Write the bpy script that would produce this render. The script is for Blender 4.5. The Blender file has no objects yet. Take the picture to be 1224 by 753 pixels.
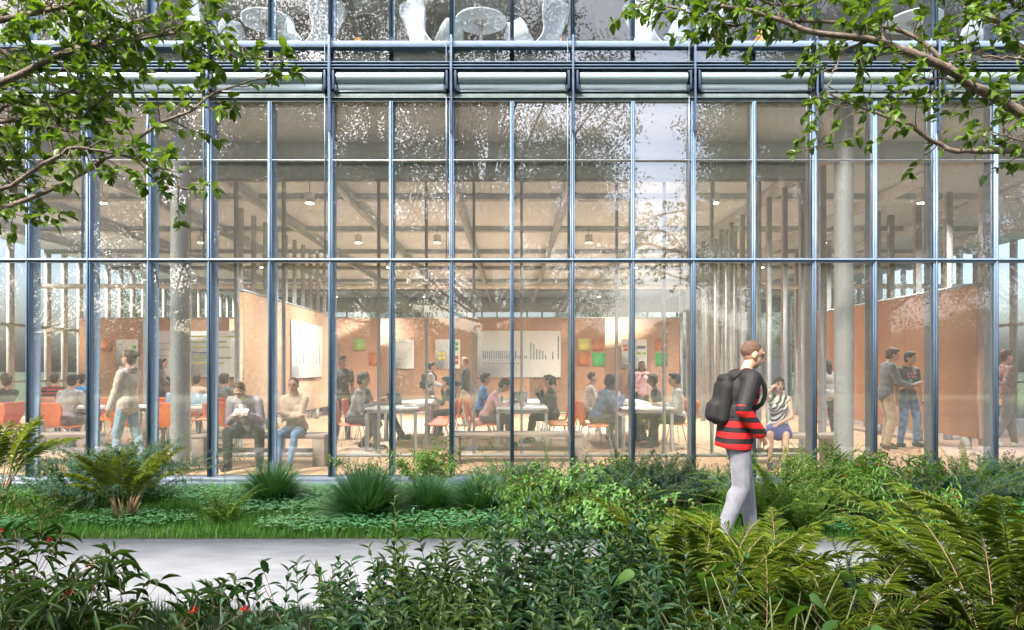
import bpy, math, random
import numpy as np
from mathutils import Vector, Matrix
random.seed(7); RS = np.random.RandomState(11)
PI = math.pi; R = math.radians
scene = bpy.context.scene
COL = scene.collection
F, HX, HY, CZ = 800.0, 612.0, 440.0, 1.4
GZ = -0.12                                   # outdoor ground level; the indoor floor is z = 0
def pt(px, py, d): return np.array([(px-HX)*d/F, d, CZ+(HY-py)*d/F])
def px2x(px, d): return (px-HX)*d/F

# ------------------------------------------------------------------ materials
def nodes(name):
    m = bpy.data.materials.new(name); m.use_nodes = True
    nt = m.node_tree; nt.nodes.clear()
    out = nt.nodes.new('ShaderNodeOutputMaterial')
    return m, nt, out
def N(nt, t, **kw):
    n = nt.nodes.new('ShaderNode'+t)
    for k, v in kw.items():
        if k in n.inputs: n.inputs[k].default_value = v
        else: setattr(n, k, v)
    return n
def c4(c): return (c[0], c[1], c[2], 1)
def plain(name, col, rough=.5, metal=0, var=.12, scale=8, bump=0, bscale=60, spec=.5, coat=0, emis=None, col2=None, stretch=None, sheen=0):
    m, nt, out = nodes(name)
    b = N(nt, 'BsdfPrincipled'); b.inputs['Roughness'].default_value = rough; b.inputs['Metallic'].default_value = metal
    b.inputs['Specular IOR Level'].default_value = spec; b.inputs['Coat Weight'].default_value = coat
    if sheen: b.inputs['Sheen Weight'].default_value = sheen
    tc = N(nt, 'TexCoord'); mp = N(nt, 'Mapping'); nt.links.new(tc.outputs['Object'], mp.inputs['Vector'])
    if stretch: mp.inputs['Scale'].default_value = stretch
    no = N(nt, 'TexNoise', Scale=scale, Detail=5.0); nt.links.new(mp.outputs[0], no.inputs['Vector'])
    mx = N(nt, 'Mix', data_type='RGBA')
    c2 = col2 if col2 else tuple(max(0, x*(1-var*2)) for x in col)
    c1 = col if col2 else tuple(min(1, x*(1+var)) for x in col)
    mx.inputs[6].default_value = c4(c2); mx.inputs[7].default_value = c4(c1)
    cr = N(nt, 'MapRange'); cr.inputs['From Min'].default_value = .3; cr.inputs['From Max'].default_value = .7
    nt.links.new(no.outputs['Fac'], cr.inputs['Value']); nt.links.new(cr.outputs[0], mx.inputs[0])
    nt.links.new(mx.outputs[2], b.inputs['Base Color'])
    if bump:
        n2 = N(nt, 'TexNoise', Scale=bscale, Detail=3.0); nt.links.new(mp.outputs[0], n2.inputs['Vector'])
        bp = N(nt, 'Bump', Strength=bump, Distance=.01); nt.links.new(n2.outputs['Fac'], bp.inputs['Height']); nt.links.new(bp.outputs[0], b.inputs['Normal'])
    if emis:
        b.inputs['Emission Color'].default_value = c4(emis[0]); b.inputs['Emission Strength'].default_value = emis[1]
    nt.links.new(b.outputs[0], out.inputs[0])
    return m
def leafmat(name, ca, cb, trans=.35, rough=.42, tcol=None, spec=.4):
    m, nt, out = nodes(name)
    g = N(nt, 'NewGeometry'); tc = N(nt, 'TexCoord'); no = N(nt, 'TexNoise', Scale=5.0, Detail=2.0)
    nt.links.new(tc.outputs['Object'], no.inputs['Vector'])
    ad = N(nt, 'Math', operation='MULTIPLY_ADD'); ad.inputs[1].default_value = .75; nt.links.new(g.outputs['Random Per Island'], ad.inputs[0])
    mm = N(nt, 'Math', operation='MULTIPLY'); mm.inputs[1].default_value = .35; nt.links.new(no.outputs['Fac'], mm.inputs[0]); nt.links.new(mm.outputs[0], ad.inputs[2])
    mx = N(nt, 'Mix', data_type='RGBA'); mx.inputs[6].default_value = c4(ca); mx.inputs[7].default_value = c4(cb)
    nt.links.new(ad.outputs[0], mx.inputs[0])
    b = N(nt, 'BsdfPrincipled', Roughness=rough); b.inputs['Specular IOR Level'].default_value = spec
    nt.links.new(mx.outputs[2], b.inputs['Base Color'])
    t = N(nt, 'BsdfTranslucent'); mc = N(nt, 'Mix', data_type='RGBA', blend_type='MULTIPLY'); mc.inputs[0].default_value = 1
    nt.links.new(mx.outputs[2], mc.inputs[6]); mc.inputs[7].default_value = c4(tcol or (1.6, 1.5, .6)); nt.links.new(mc.outputs[2], t.inputs['Color'])
    ms = N(nt, 'MixShader'); ms.inputs[0].default_value = trans
    nt.links.new(b.outputs[0], ms.inputs[1]); nt.links.new(t.outputs[0], ms.inputs[2]); nt.links.new(ms.outputs[0], out.inputs[0])
    return m
def glassmat(name, ior, tint, rough=0.0, veil=.0):
    m, nt, out = nodes(name)
    t = N(nt, 'BsdfTransparent'); t.inputs[0].default_value = c4(tint)
    g = N(nt, 'BsdfGlossy'); g.inputs['Roughness'].default_value = rough; g.inputs['Color'].default_value = (.97, .98, 1, 1)
    fr = N(nt, 'Fresnel', IOR=ior); ge = N(nt, 'NewGeometry')
    # the same reflectance from both sides of the thin pane
    mixn = N(nt, 'VectorMath', operation='SCALE'); nt.links.new(ge.outputs['Normal'], mixn.inputs[0]); nt.links.new(ge.outputs['Normal'], fr.inputs['Normal'])
    lw = N(nt, 'LayerWeight', Blend=.5)
    pw = N(nt, 'Math', operation='POWER'); pw.inputs[1].default_value = 5.0; nt.links.new(lw.outputs['Facing'], pw.inputs[0])
    r0 = ((ior-1)/(ior+1))**2
    ma = N(nt, 'Math', operation='MULTIPLY_ADD'); ma.inputs[1].default_value = 1-r0; ma.inputs[2].default_value = r0
    nt.links.new(pw.outputs[0], ma.inputs[0])
    nt.nodes.remove(fr); nt.nodes.remove(mixn)
    # milky haze over the room, painted as a pale diffuse layer in the pane
    df = N(nt, 'BsdfDiffuse'); df.inputs['Color'].default_value = (.80, .81, .80, 1)
    tc = N(nt, 'TexCoord'); no = N(nt, 'TexNoise', Scale=1.3, Detail=6.0); nt.links.new(tc.outputs['Object'], no.inputs['Vector'])
    mr = N(nt, 'MapRange'); mr.inputs['From Min'].default_value = .3; mr.inputs['From Max'].default_value = .7; mr.inputs['To Min'].default_value = veil*.8; mr.inputs['To Max'].default_value = veil*1.2
    nt.links.new(no.outputs['Fac'], mr.inputs['Value'])
    m0 = N(nt, 'MixShader'); nt.links.new(mr.outputs[0], m0.inputs[0]); nt.links.new(t.outputs[0], m0.inputs[1]); nt.links.new(df.outputs[0], m0.inputs[2])
    ms = N(nt, 'MixShader'); nt.links.new(ma.outputs[0], ms.inputs[0]); nt.links.new(m0.outputs[0], ms.inputs[1]); nt.links.new(g.outputs[0], ms.inputs[2])
    nt.links.new(ms.outputs[0], out.inputs[0])
    return m
def stripemat(name, cols, axis, period, rough=.8, distort=0, widths=.5, scale3=(1, 1, 1)):
    m, nt, out = nodes(name)
    tc = N(nt, 'TexCoord'); mp = N(nt, 'Mapping'); mp.inputs['Scale'].default_value = scale3; nt.links.new(tc.outputs['Object'], mp.inputs['Vector'])
    w = N(nt, 'TexWave', wave_type='BANDS', bands_direction=axis); w.inputs['Scale'].default_value = .314/period; w.inputs['Distortion'].default_value = distort
    nt.links.new(mp.outputs[0], w.inputs['Vector'])
    gt = N(nt, 'Math', operation='GREATER_THAN'); gt.inputs[1].default_value = widths; nt.links.new(w.outputs['Fac'], gt.inputs[0])
    mx = N(nt, 'Mix', data_type='RGBA'); mx.inputs[6].default_value = c4(cols[0]); mx.inputs[7].default_value = c4(cols[1]); nt.links.new(gt.outputs[0], mx.inputs[0])
    b = N(nt, 'BsdfPrincipled', Roughness=rough); nt.links.new(mx.outputs[2], b.inputs['Base Color']); nt.links.new(b.outputs[0], out.inputs[0])
    return m
def emit(name, col, s):
    m, nt, out = nodes(name); e = N(nt, 'Emission', Strength=s); e.inputs[0].default_value = c4(col); nt.links.new(e.outputs[0], out.inputs[0]); return m
def soilmat(name, a, b_, scale=3, bump=.6, rough=.9):
    return plain(name, a, rough, col2=b_, scale=scale, bump=bump, bscale=scale*12)

# ------------------------------------------------------------------ mesh builder
class MB:
    def __init__(s): s.v = []; s.f = {}; s.n = 0
    def add(s, V, Fc, mi=0):
        V = np.asarray(V, float).reshape(-1, 3)
        if isinstance(Fc, np.ndarray):
            s.f.setdefault((Fc.shape[1], mi), []).append(Fc+s.n)
        else:
            by = {}
            for q in Fc: by.setdefault(len(q), []).append(q)
            for k, q in by.items(): s.f.setdefault((k, mi), []).append(np.array(q)+s.n)
        s.v.append(V); s.n += len(V); return s
    def box(s, lo, hi, mi=0, rz=0, piv=None, M4=None, bev=0):
        x0, y0, z0 = lo; x1, y1, z1 = hi
        if bev and min(x1-x0, y1-y0, z1-z0) > 2.2*bev:
            b = bev; P = []
            for sx in (0, 1):
                for sy in (0, 1):
                    for sz in (0, 1):
                        X = (x0, x1)[sx]; Y = (y0, y1)[sy]; Z = (z0, z1)[sz]; dx = b*(1-2*sx); dy = b*(1-2*sy); dz = b*(1-2*sz)
                        P += [(X, Y+dy, Z+dz), (X+dx, Y, Z+dz), (X+dx, Y+dy, Z)]
            V = np.array(P); idx = lambda a, b_, c, k: (a*4+b_*2+c)*3+k
            Fq = []
            for a in (0, 1):
                q = [idx(a, 0, 0, 0), idx(a, 1, 0, 0), idx(a, 1, 1, 0), idx(a, 0, 1, 0)]; Fq.append(q if a else q[::-1])
                q = [idx(0, a, 0, 1), idx(1, a, 0, 1), idx(1, a, 1, 1), idx(0, a, 1, 1)]; Fq.append(q[::-1] if a else q)
                q = [idx(0, 0, a, 2), idx(1, 0, a, 2), idx(1, 1, a, 2), idx(0, 1, a, 2)]; Fq.append(q if a else q[::-1])
            for a in (0, 1):
                for b_ in (0, 1):
                    Fq.append([idx(a, b_, 0, 0), idx(a, b_, 1, 0), idx(a, b_, 1, 1), idx(a, b_, 0, 1)])
                    Fq.append([idx(a, 0, b_, 0), idx(a, 1, b_, 0), idx(a, 1, b_, 2), idx(a, 0, b_, 2)])
                    Fq.append([idx(0, a, b_, 1), idx(1, a, b_, 1), idx(1, a, b_, 2), idx(0, a, b_, 2)])
            for a in (0, 1):
                for b_ in (0, 1):
                    for c in (0, 1): Fq.append([idx(a, b_, c, 0), idx(a, b_, c, 1), idx(a, b_, c, 2)])
        else:
            V = np.array([(x0, y0, z0), (x1, y0, z0), (x1, y1, z0), (x0, y1, z0), (x0, y0, z1), (x1, y0, z1), (x1, y1, z1), (x0, y1, z1)], float)
            Fq = [(0, 3, 2, 1), (4, 5, 6, 7), (0, 1, 5, 4), (1, 2, 6, 5), (2, 3, 7, 6), (3, 0, 4, 7)]
        if rz:
            p = np.array(piv if piv is not None else ((x0+x1)/2, (y0+y1)/2, 0.)); c, sn = math.cos(rz), math.sin(rz)
            W = V-p; V = np.c_[W[:, 0]*c-W[:, 1]*sn, W[:, 0]*sn+W[:, 1]*c, W[:, 2]]+p
        if M4 is not None: V = V@np.array(M4.to_3x3()).T+np.array(M4.translation)
        return s.add(V, Fq, mi)
    def tube(s, P, rad, seg=8, mi=0, caps=True):
        P = np.asarray(P, float); n = len(P); rad = np.broadcast_to(np.asarray(rad, float), (n,))
        T = np.gradient(P, axis=0); T /= np.linalg.norm(T, axis=1)[:, None]+1e-9
        ref = np.array([0, 0, 1.]) if abs(T[0, 2]) < .9 else np.array([1., 0, 0])
        V = []
        a = np.cross(T[0], ref); a /= np.linalg.norm(a)
        for i in range(n):
            a = a-T[i]*np.dot(a, T[i]); a /= np.linalg.norm(a)+1e-9; b = np.cross(T[i], a)
            th = np.arange(seg)*2*PI/seg
            V.append(P[i]+rad[i]*(np.cos(th)[:, None]*a+np.sin(th)[:, None]*b))
        V = np.concatenate(V); Fq = []
        for i in range(n-1):
            for j in range(seg):
                k = (j+1) % seg; Fq.append((i*seg+j, i*seg+k, (i+1)*seg+k, (i+1)*seg+j))
        if caps: Fq += [tuple(range(seg))[::-1], tuple((n-1)*seg+j for j in range(seg))]
        return s.add(V, Fq, mi)
    def ell(s, c, r, Rm=None, seg=14, rings=9, mi=0):
        V = [(0, 0, -1)]
        for i in range(1, rings):
            ph = -PI/2+PI*i/rings
            for j in range(seg):
                th = 2*PI*j/seg; V.append((math.cos(ph)*math.cos(th), math.cos(ph)*math.sin(th), math.sin(ph)))
        V.append((0, 0, 1)); V = np.array(V)*np.array(r)
        if Rm is not None: V = V@np.asarray(Rm).T
        V = V+np.array(c); Fq = []
        for j in range(seg):
            k = (j+1) % seg; Fq.append((0, 1+k, 1+j)); Fq.append((len(V)-1, 1+(rings-2)*seg+j, 1+(rings-2)*seg+k))
            for i in range(rings-2): Fq.append((1+i*seg+j, 1+i*seg+k, 1+(i+1)*seg+k, 1+(i+1)*seg+j))
        return s.add(V, Fq, mi)
    def cap(s, a, b, ra, rb, seg=12, mi=0, flat=None):
        a = np.asarray(a, float); b = np.asarray(b, float); L = np.linalg.norm(b-a)
        T = (b-a)/(L+1e-9); P = []; Rr = []
        for k in range(4): ph = -PI/2+PI/2*(k+.35)/4; P.append(a+T*ra*math.sin(ph)); Rr.append(ra*math.cos(ph))
        for k in range(5): t = k/4; P.append(a+(b-a)*t); Rr.append(ra+(rb-ra)*t)
        for k in range(4): ph = PI/2*(k+.65)/4; P.append(b+T*rb*math.sin(ph)); Rr.append(rb*math.cos(ph))
        return s.tube(P, Rr, seg, mi)
    def mesh(s, name, mats, smooth=False):
        me = bpy.data.meshes.new(name)
        V = np.concatenate(s.v) if s.v else np.zeros((0, 3))
        me.vertices.add(len(V)); me.vertices.foreach_set('co', V.astype(np.float32).ravel())
        li, st, mi_, cur = [], [], [], 0
        for (k, mi), arrs in s.f.items():
            A = np.concatenate(arrs); li.append(A.ravel()); st.append(cur+np.arange(len(A))*k); mi_.append(np.full(len(A), mi)); cur += A.size
        if li:
            me.loops.add(cur); me.loops.foreach_set('vertex_index', np.concatenate(li).astype(np.int32))
            S = np.concatenate(st).astype(np.int32); me.polygons.add(len(S)); me.polygons.foreach_set('loop_start', S)
            me.polygons.foreach_set('material_index', np.concatenate(mi_).astype(np.int32))
            if smooth: me.polygons.foreach_set('use_smooth', np.ones(len(S), bool))
        me.update(calc_edges=True)
        for m in (mats if isinstance(mats, (list, tuple)) else [mats]): me.materials.append(m)
        return me
    def build(s, name, mats, parent=None, smooth=False, loc=None, rz=0):
        o = bpy.data.objects.new(name, s.mesh(name, mats, smooth)); COL.objects.link(o)
        if parent: o.parent = parent
        if loc is not None: o.location = loc
        o.rotation_euler.z = rz
        return o
def smooth_angle(o, deg=40):
    me = o.data
    me.polygons.foreach_set('use_smooth', np.ones(len(me.polygons), bool)); me.set_sharp_from_angle(angle=R(deg)); return o
def tag(o, label=None, cat=None, group=None, kind=None):
    if label: o['label'] = label
    if cat: o['category'] = cat
    if group: o['group'] = group
    if kind: o['kind'] = kind
    return o
def thing(name, label, cat, loc=(0, 0, 0), rz=0, group=None):
    o = bpy.data.objects.new(name, None); COL.objects.link(o); o.location = loc; o.rotation_euler.z = rz; o.empty_display_size = .1
    return tag(o, label, cat, group)
def dup(root, label, loc, rz=0, scale=1.0, group=None):
    r = root.copy(); COL.objects.link(r); r.location = loc; r.rotation_euler.z = rz; r.scale = (scale,)*3 if not isinstance(scale, tuple) else scale
    r['label'] = label
    if group: r['group'] = group
    for ch in list(root.children):
        c = ch.copy(); COL.objects.link(c); c.parent = r
        for g in ch.children:
            d = g.copy(); COL.objects.link(d); d.parent = c
    return r
def struct(o): o['kind'] = 'structure'; return o

# ------------------------------------------------------------------ leaves (vectorised)
def leaf_template(profile, fold=.25, curl=.0):
    """profile: list of (t, halfwidth). Points along the midrib and both edges."""
    V, idx, Fq = [], [], []
    for t, w in profile:
        z = -curl*t*t
        if w == 0: idx.append((len(V),)); V.append((0, t, z))
        else:
            idx.append((len(V), len(V)+1, len(V)+2)); V += [(-w, t, z+fold*w), (0, t, z), (w, t, z+fold*w)]
    tri, quad = [], []
    for a, b in zip(idx[:-1], idx[1:]):
        if len(a) == 1 and len(b) == 3: tri += [(a[0], b[1], b[0]), (a[0], b[2], b[1])]
        elif len(a) == 3 and len(b) == 1: tri += [(a[0], a[1], b[0]), (a[1], a[2], b[0])]
        elif len(a) == 3: quad += [(a[0], a[1], b[1], b[0]), (a[1], a[2], b[2], b[1])]
    return np.array(V), np.array(tri).reshape(-1, 3), np.array(quad).reshape(-1, 4)
LANCE = leaf_template([(0, 0), (.2, .32), (.5, .5), (.8, .28), (1, 0)], .3, .25)
OVATE = leaf_template([(0, 0), (.12, .3), (.35, .5), (.62, .44), (.85, .2), (1, 0)], .28, .22)
SIMPLE = leaf_template([(0, 0), (.45, .5), (1, 0)], .25, .1)
HEART = leaf_template([(-.1, .22), (.08, .46), (.3, .5), (.6, .36), (.85, .12), (1, 0)], .22, .3)
def unit(a): return a/(np.linalg.norm(a, axis=-1, keepdims=True)+1e-9)
def leaves(mb, tpl, P, D, Nn, L, W, mi=0):
    """P base, D direction, Nn approx. normal, L length, W full width"""
    P = np.atleast_2d(P); n = len(P)
    if n == 0: return
    D = unit(np.atleast_2d(D)); Nn = np.atleast_2d(Nn); S = unit(np.cross(D, Nn)+1e-6); Nn = np.cross(S, D)
    L = np.broadcast_to(L, (n,)); W = np.broadcast_to(W, (n,))
    T, tri, quad = tpl; m = len(T)
    V = P[:, None]+D[:, None]*(T[None, :, 1:2]*L[:, None, None])+S[:, None]*(T[None, :, 0:1]*W[:, None, None])+Nn[:, None]*(T[None, :, 2:3]*L[:, None, None])
    off = (np.arange(n)*m)[:, None, None]
    base = mb.n; mb.v.append(V.reshape(-1, 3)); mb.n += n*m
    if len(tri): mb.f.setdefault((3, mi), []).append((tri[None]+off).reshape(-1, 3)+base)
    if len(quad): mb.f.setdefault((4, mi), []).append((quad[None]+off).reshape(-1, 4)+base)
# ------------------------------------------------------------------ material library
BLUE = plain('blue_aluminium', (.17, .265, .39), .42, .25, var=.08, scale=3, spec=.6)
BLUE_L = plain('pale_blue_aluminium', (.25, .34, .44), .38, .35, var=.05, scale=3)
SILL = plain('sill_metal', (.30, .40, .50), .4, .3, var=.05)
DARKM = plain('dark_blue_metal', (.10, .14, .19), .4, .5)
TUBE = plain('blind_casing', (.36, .455, .50), .35, .45, var=.04)
GREYP = plain('grey_paint', (.30, .29, .28), .6, var=.06)
TEAL = plain('teal_fascia', (.34, .42, .41), .55, var=.06)
BULK = plain('bulkhead_plaster', (.55, .62, .66), .8, var=.03, scale=1)
CEIL = plain('ceiling_board', (.74, .83, .90), .8, var=.03, scale=1.5)
BEAM = plain('ceiling_beam_paint', (.52, .58, .62), .7, var=.05)
POST = plain('post_paint', (.34, .34, .33), .5, .2, var=.06)
POSTL = plain('slat_paint', (.45, .445, .43), .6, var=.08)
COLM = plain('steel_column', (.44, .45, .46), .33, .35, var=.07, scale=2, stretch=(1, 1, .3))
FLOORM = plain('timber_floor', (.58, .38, .24), .42, col2=(.51, .32, .195), scale=2.2, stretch=(.6, 6, 1), spec=.4)
ORANGE = plain('orange_panel', (.55, .295, .165), .62, col2=(.48, .245, .13), scale=.8, stretch=(1, 1, .5))
ORANGEB = plain('orange_plywood', (.52, .32, .19), .6, col2=(.45, .27, .155), scale=.9, stretch=(1, 1, .4))
WHITEB = plain('whiteboard', (.82, .82, .80), .3, var=.02)
PAPER = plain('paper', (.80, .79, .75), .7, var=.03)
INK = plain('chart_blue', (.16, .24, .36), .6); YEL = plain('note_yellow', (.62, .60, .14), .7); GRN = plain('note_green', (.06, .46, .11), .7)
LGRN = plain('note_pale_green', (.30, .52, .12), .7); BRN = plain('note_orange', (.50, .17, .05), .7); REDN = plain('note_red', (.55, .12, .05), .7)
SHELL = plain('orange_shell', (.74, .17, .04), .38, var=.05); CHROME = plain('chrome', (.72, .72, .72), .18, .95, var=.03)
TABLE = plain('table_laminate', (.66, .65, .62), .4, var=.03); TLEG = plain('table_leg', (.50, .50, .49), .45, .2, var=.04)
BENCH = plain('bench_wood', (.42, .33, .27), .6, col2=(.34, .265, .215), scale=3, stretch=(1, 8, 8))
BLACKP = plain('black_plastic', (.02, .02, .022), .35); ALU = plain('laptop_aluminium', (.5, .5, .52), .35, .7)
PALE = plain('pale_blue_shell', (.66, .78, .90), .35, var=.04); PALEG = plain('pale_underside', (.66, .77, .88), .5, var=.05)
GLASS_O = glassmat('facade_glass', 2.95, (.95, .97, .96), veil=.06); GLASS_I = glassmat('inner_glass', 1.5, (.96, .975, .965), veil=.03); GLASS_U = glassmat('upper_glass', 1.95, (.95, .97, .96), veil=.03); GLASS_S = glassmat('spandrel_glass', 2.5, (.8, .9, .95), veil=.06)
BARK = plain('bark', (.16, .115, .085), .9, col2=(.07, .05, .038), scale=12, bump=.8, bscale=50, stretch=(1, 1, .3))
BARKP = plain('pale_bark', (.25, .21, .175), .85, col2=(.10, .07, .055), scale=26, bump=.7, bscale=90)

# ------------------------------------------------------------------ world, sun, camera
w = bpy.data.worlds.new('World'); scene.world = w; w.use_nodes = True
nt = w.node_tree; bg = nt.nodes['Background']
sky = nt.nodes.new('ShaderNodeTexSky'); sky.sky_type = 'NISHITA'; sky.sun_disc = False
SUN_EL, SUN_AZ = 49, 216      # azimuth measured clockwise from +Y (north): behind and to the left of the camera
sky.sun_elevation = R(SUN_EL); sky.sun_rotation = R(SUN_AZ); sky.air_density = 1.0; sky.dust_density = 6.0; sky.ozone_density = 1.5
nt.links.new(sky.outputs[0], bg.inputs[0]); bg.inputs[1].default_value = .15
ld = bpy.data.lights.new('sun', 'SUN'); ld.energy = 2.0; ld.angle = R(12); ld.color = (1, .93, .82)
sun = bpy.data.objects.new('sun', ld); COL.objects.link(sun)
sd = Vector((math.sin(R(SUN_AZ))*math.cos(R(SUN_EL)), math.cos(R(SUN_AZ))*math.cos(R(SUN_EL)), math.sin(R(SUN_EL))))
sun.rotation_euler = sd.to_track_quat('Z', 'Y').to_euler(); sun.location = sd*60
cd = bpy.data.cameras.new('camera'); cd.sensor_width = 36; cd.lens = 36*F/1224; cd.shift_y = (HY-376.5)/1224; cd.clip_start = .1; cd.clip_end = 2000
cam = bpy.data.objects.new('camera', cd); COL.objects.link(cam); cam.location = (0, 0, CZ); cam.rotation_euler = (R(90), 0, 0); scene.camera = cam
scene.view_settings.view_transform = 'Standard'; scene.view_settings.look = 'None'; scene.view_settings.exposure = 1.85; scene.view_settings.gamma = 1
scene.render.engine = 'CYCLES'
cy = scene.cycles; cy.use_denoising = True; cy.max_bounces = 7; cy.diffuse_bounces = 3; cy.glossy_bounces = 3; cy.transmission_bounces = 4; cy.transparent_max_bounces = 14
cy.caustics_reflective = False; cy.caustics_refractive = False; cy.sample_clamp_indirect = 6; cy.use_adaptive_sampling = True; cy.adaptive_threshold = .02
scene.render.use_persistent_data = False

# ------------------------------------------------------------------ ground, path, beds
m = MB(); m.box((-300, -300, GZ-.3), (300, 300, GZ-.02)); struct(m.build('ground', soilmat('lawn_ground', (.07, .10, .03), (.04, .06, .02), 1)))
m = MB(); m.box((-60, 5.96, GZ-.1), (60, 8.46, GZ)); struct(m.build('planting_bed', soilmat('dark_soil', (.035, .04, .015), (.015, .022, .008), 4)))
m = MB(); m.box((-60, -3, GZ-.1), (60, 4.22, GZ-.006)); struct(m.build('front_bed', soilmat('front_soil', (.03, .035, .012), (.012, .018, .006), 4)))
PATHM = plain('concrete_path', (.36, .375, .395), .40, col2=(.25, .265, .285), scale=5, bump=.4, bscale=30, spec=.55, stretch=(.45, 1, 1))
m = MB()
m.box((-60, 4.22, GZ-.1), (60, 5.96, GZ+.004), bev=.003)
struct(m.build('path', PATHM))
m = MB(); m.box((-60, -9, GZ-.1), (60, -4, GZ-.012)); struct(m.build('road', plain('asphalt', (.06, .06, .062), .8, bump=.4)))

# ------------------------------------------------------------------ the office building
B = thing('office_building', 'glass office building with blue aluminium mullions and a two storey glazed front', 'building', (0, 8.56, 0))
def bp_(name, mb, mat, smooth=False):
    o = mb.build(name, mat, B, smooth); o.location = (0, -8.56, 0); return o
Y0 = 8.56; PITCH = .774
bp_('foundation', MB().box((-14.6, Y0-.02, -.6), (14.6, Y0+.55, -.095)), plain('plinth', (.12, .12, .12), .8))
m = MB(); m.box((-14.6, Y0-.06, -.09), (14.6, Y0+.16, .018), bev=.008); m.box((-14.6, Y0-.10, -.115), (14.6, Y0-.06, -.03), bev=.004)
bp_('base_rail', m, plain('base_rail_metal', (.14, .18, .23), .45, .4))
floor = MB().box((-14.3, Y0+.17, -.35), (14.3, 34.4, 0)).build('floor', FLOORM); struct(floor)
# vertical fins
def zpx(py, d=Y0): return CZ+(HY-py)*d/F
KS = range(-17, 18)
for k in KS:
    x = k*PITCH
    if abs(x) > 13.9: continue
    main = (k % 2 != 0)
    m = MB(); w2 = .025 if not main else .029
    for z0, z1 in ((.02, 4.80), (5.62, 11.5)):
        m.box((x-w2, Y0+.02, z0), (x+w2, Y0+.20, z1), bev=.003)
        for sx in (-1, 1): m.box((x+sx*w2*.72-.006, Y0-.012, z0), (x+sx*w2*.72+.006, Y0+.019, z1))
        m.box((x-.006, Y0-.028, z0), (x+.006, Y0+.019, z1))
    o = bp_('mullion', m, BLUE)
    if main:
        m = MB(); m.box((x-.068, Y0-.035, 2.80), (x-.060, Y0+.0, 5.60)); m.box((x-.014, Y0-.09, 4.4), (x+.014, Y0-.035, 5.62), bev=.004)
        g = bp_('cable_guide', m, plain('guide_metal', (.28, .37, .47), .3, .7))
        m = MB()
        for sx in (-1, 1):
            m.box((x+sx*.055-.014, Y0-.09, 4.93), (x+sx*.055+.014, Y0+.06, 5.17), bev=.004); m.box((x+sx*.075-.02, Y0-.07, 4.91), (x+sx*.075+.02, Y0+.04, 4.99), bev=.006)
        bp_('blind_bracket', m, DARKM)
# transoms
m = MB()
m.box((-14, Y0-.02, zpx(314.5)), (14, Y0+.04, zpx(309.5)), bev=.004); m.box((-14, Y0-.035, zpx(311.6)-.006), (14, Y0-.02, zpx(311.6)+.006))
bp_('transom', m, BLUE_L)
bp_('transom', MB().box((-14, Y0-.008, zpx(192.6)), (14, Y0+.012, zpx(191.4))), plain('thin_transom', (.4, .42, .42), .3, .6))
# cornice between the storeys
m = MB(); m.box((-14.2, Y0-.01, 4.80), (14.2, Y0+.2, 4.905), bev=.01); m.box((-14.2, Y0-.03, 4.84), (14.2, Y0-.012, 4.85)); bp_('cornice', m, plain('cornice_metal', (.19, .24, .25), .5, .2))
m = MB()
for z in (5.205, 5.245, 5.285): m.box((-14.2, Y0-.05, z), (14.2, Y0+.10, z+.012), bev=.002)
bp_('louvre_blade', m, BLUE_L); bp_('louvre_back', MB().box((-14.2, Y0+.11, 5.185), (14.2, Y0+.14, 5.30)), DARKM)
for k in range(-9, 10):
    xa = (2*k-1)*PITCH+.09; xb = (2*k+1)*PITCH-.09
    if xa < -14 or xb > 14: continue
    m = MB(); th = np.linspace(0, 1, 2)
    m.tube([(xa, Y0-.01, 5.095), (xb, Y0-.01, 5.095)], .072, 20)
    o = bp_('blind_roller', m, TUBE); smooth_angle(o)
    bp_('blind_casing', MB().box((xa, Y0-.03, 4.925), (xb, Y0+.08, 5.03), bev=.012), TUBE)
bp_('spandrel', MB().box((-14.2, Y0+.17, 5.0), (14.2, Y0+.23, 5.52)), plain('spandrel_panel', (.15, .21, .25), .5, var=.08, scale=1))
m = MB(); m.box((-14.2, Y0-.03, zpx(57.5)), (14.2, Y0+.25, zpx(50.3)), bev=.006); bp_('window_sill', m, SILL)
bp_('guard_rail', MB().box((-14.2, Y0+.24, zpx(43.4)-.004), (14.2, Y0+.26, zpx(43.4)+.004)), DARKM)
# glass panes, every pane its own
for k in KS:
    xa, xb = k*PITCH+.028, (k+1)*PITCH-.028
    if xa < -13.9 or xb > 13.9: continue
    for z0, z1, gm in ((.02, zpx(314.6), GLASS_O), (zpx(309.4), 4.80, GLASS_O), (zpx(57.6), 5.30, GLASS_S), (5.605, 9.0, GLASS_U)):
        z0, z1 = min(z0, z1), max(z0, z1)
        ta, tb_ = random.uniform(-.0014, .0014), random.uniform(-.0016, .0016)
        m = MB(); m.add([(xa, Y0+.03-ta-tb_, z0), (xb, Y0+.03+ta-tb_, z0), (xb, Y0+.03+ta+tb_, z1), (xa, Y0+.03-ta+tb_, z1)], [(0, 1, 2, 3)]); bp_('glass_pane', m, gm)
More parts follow.
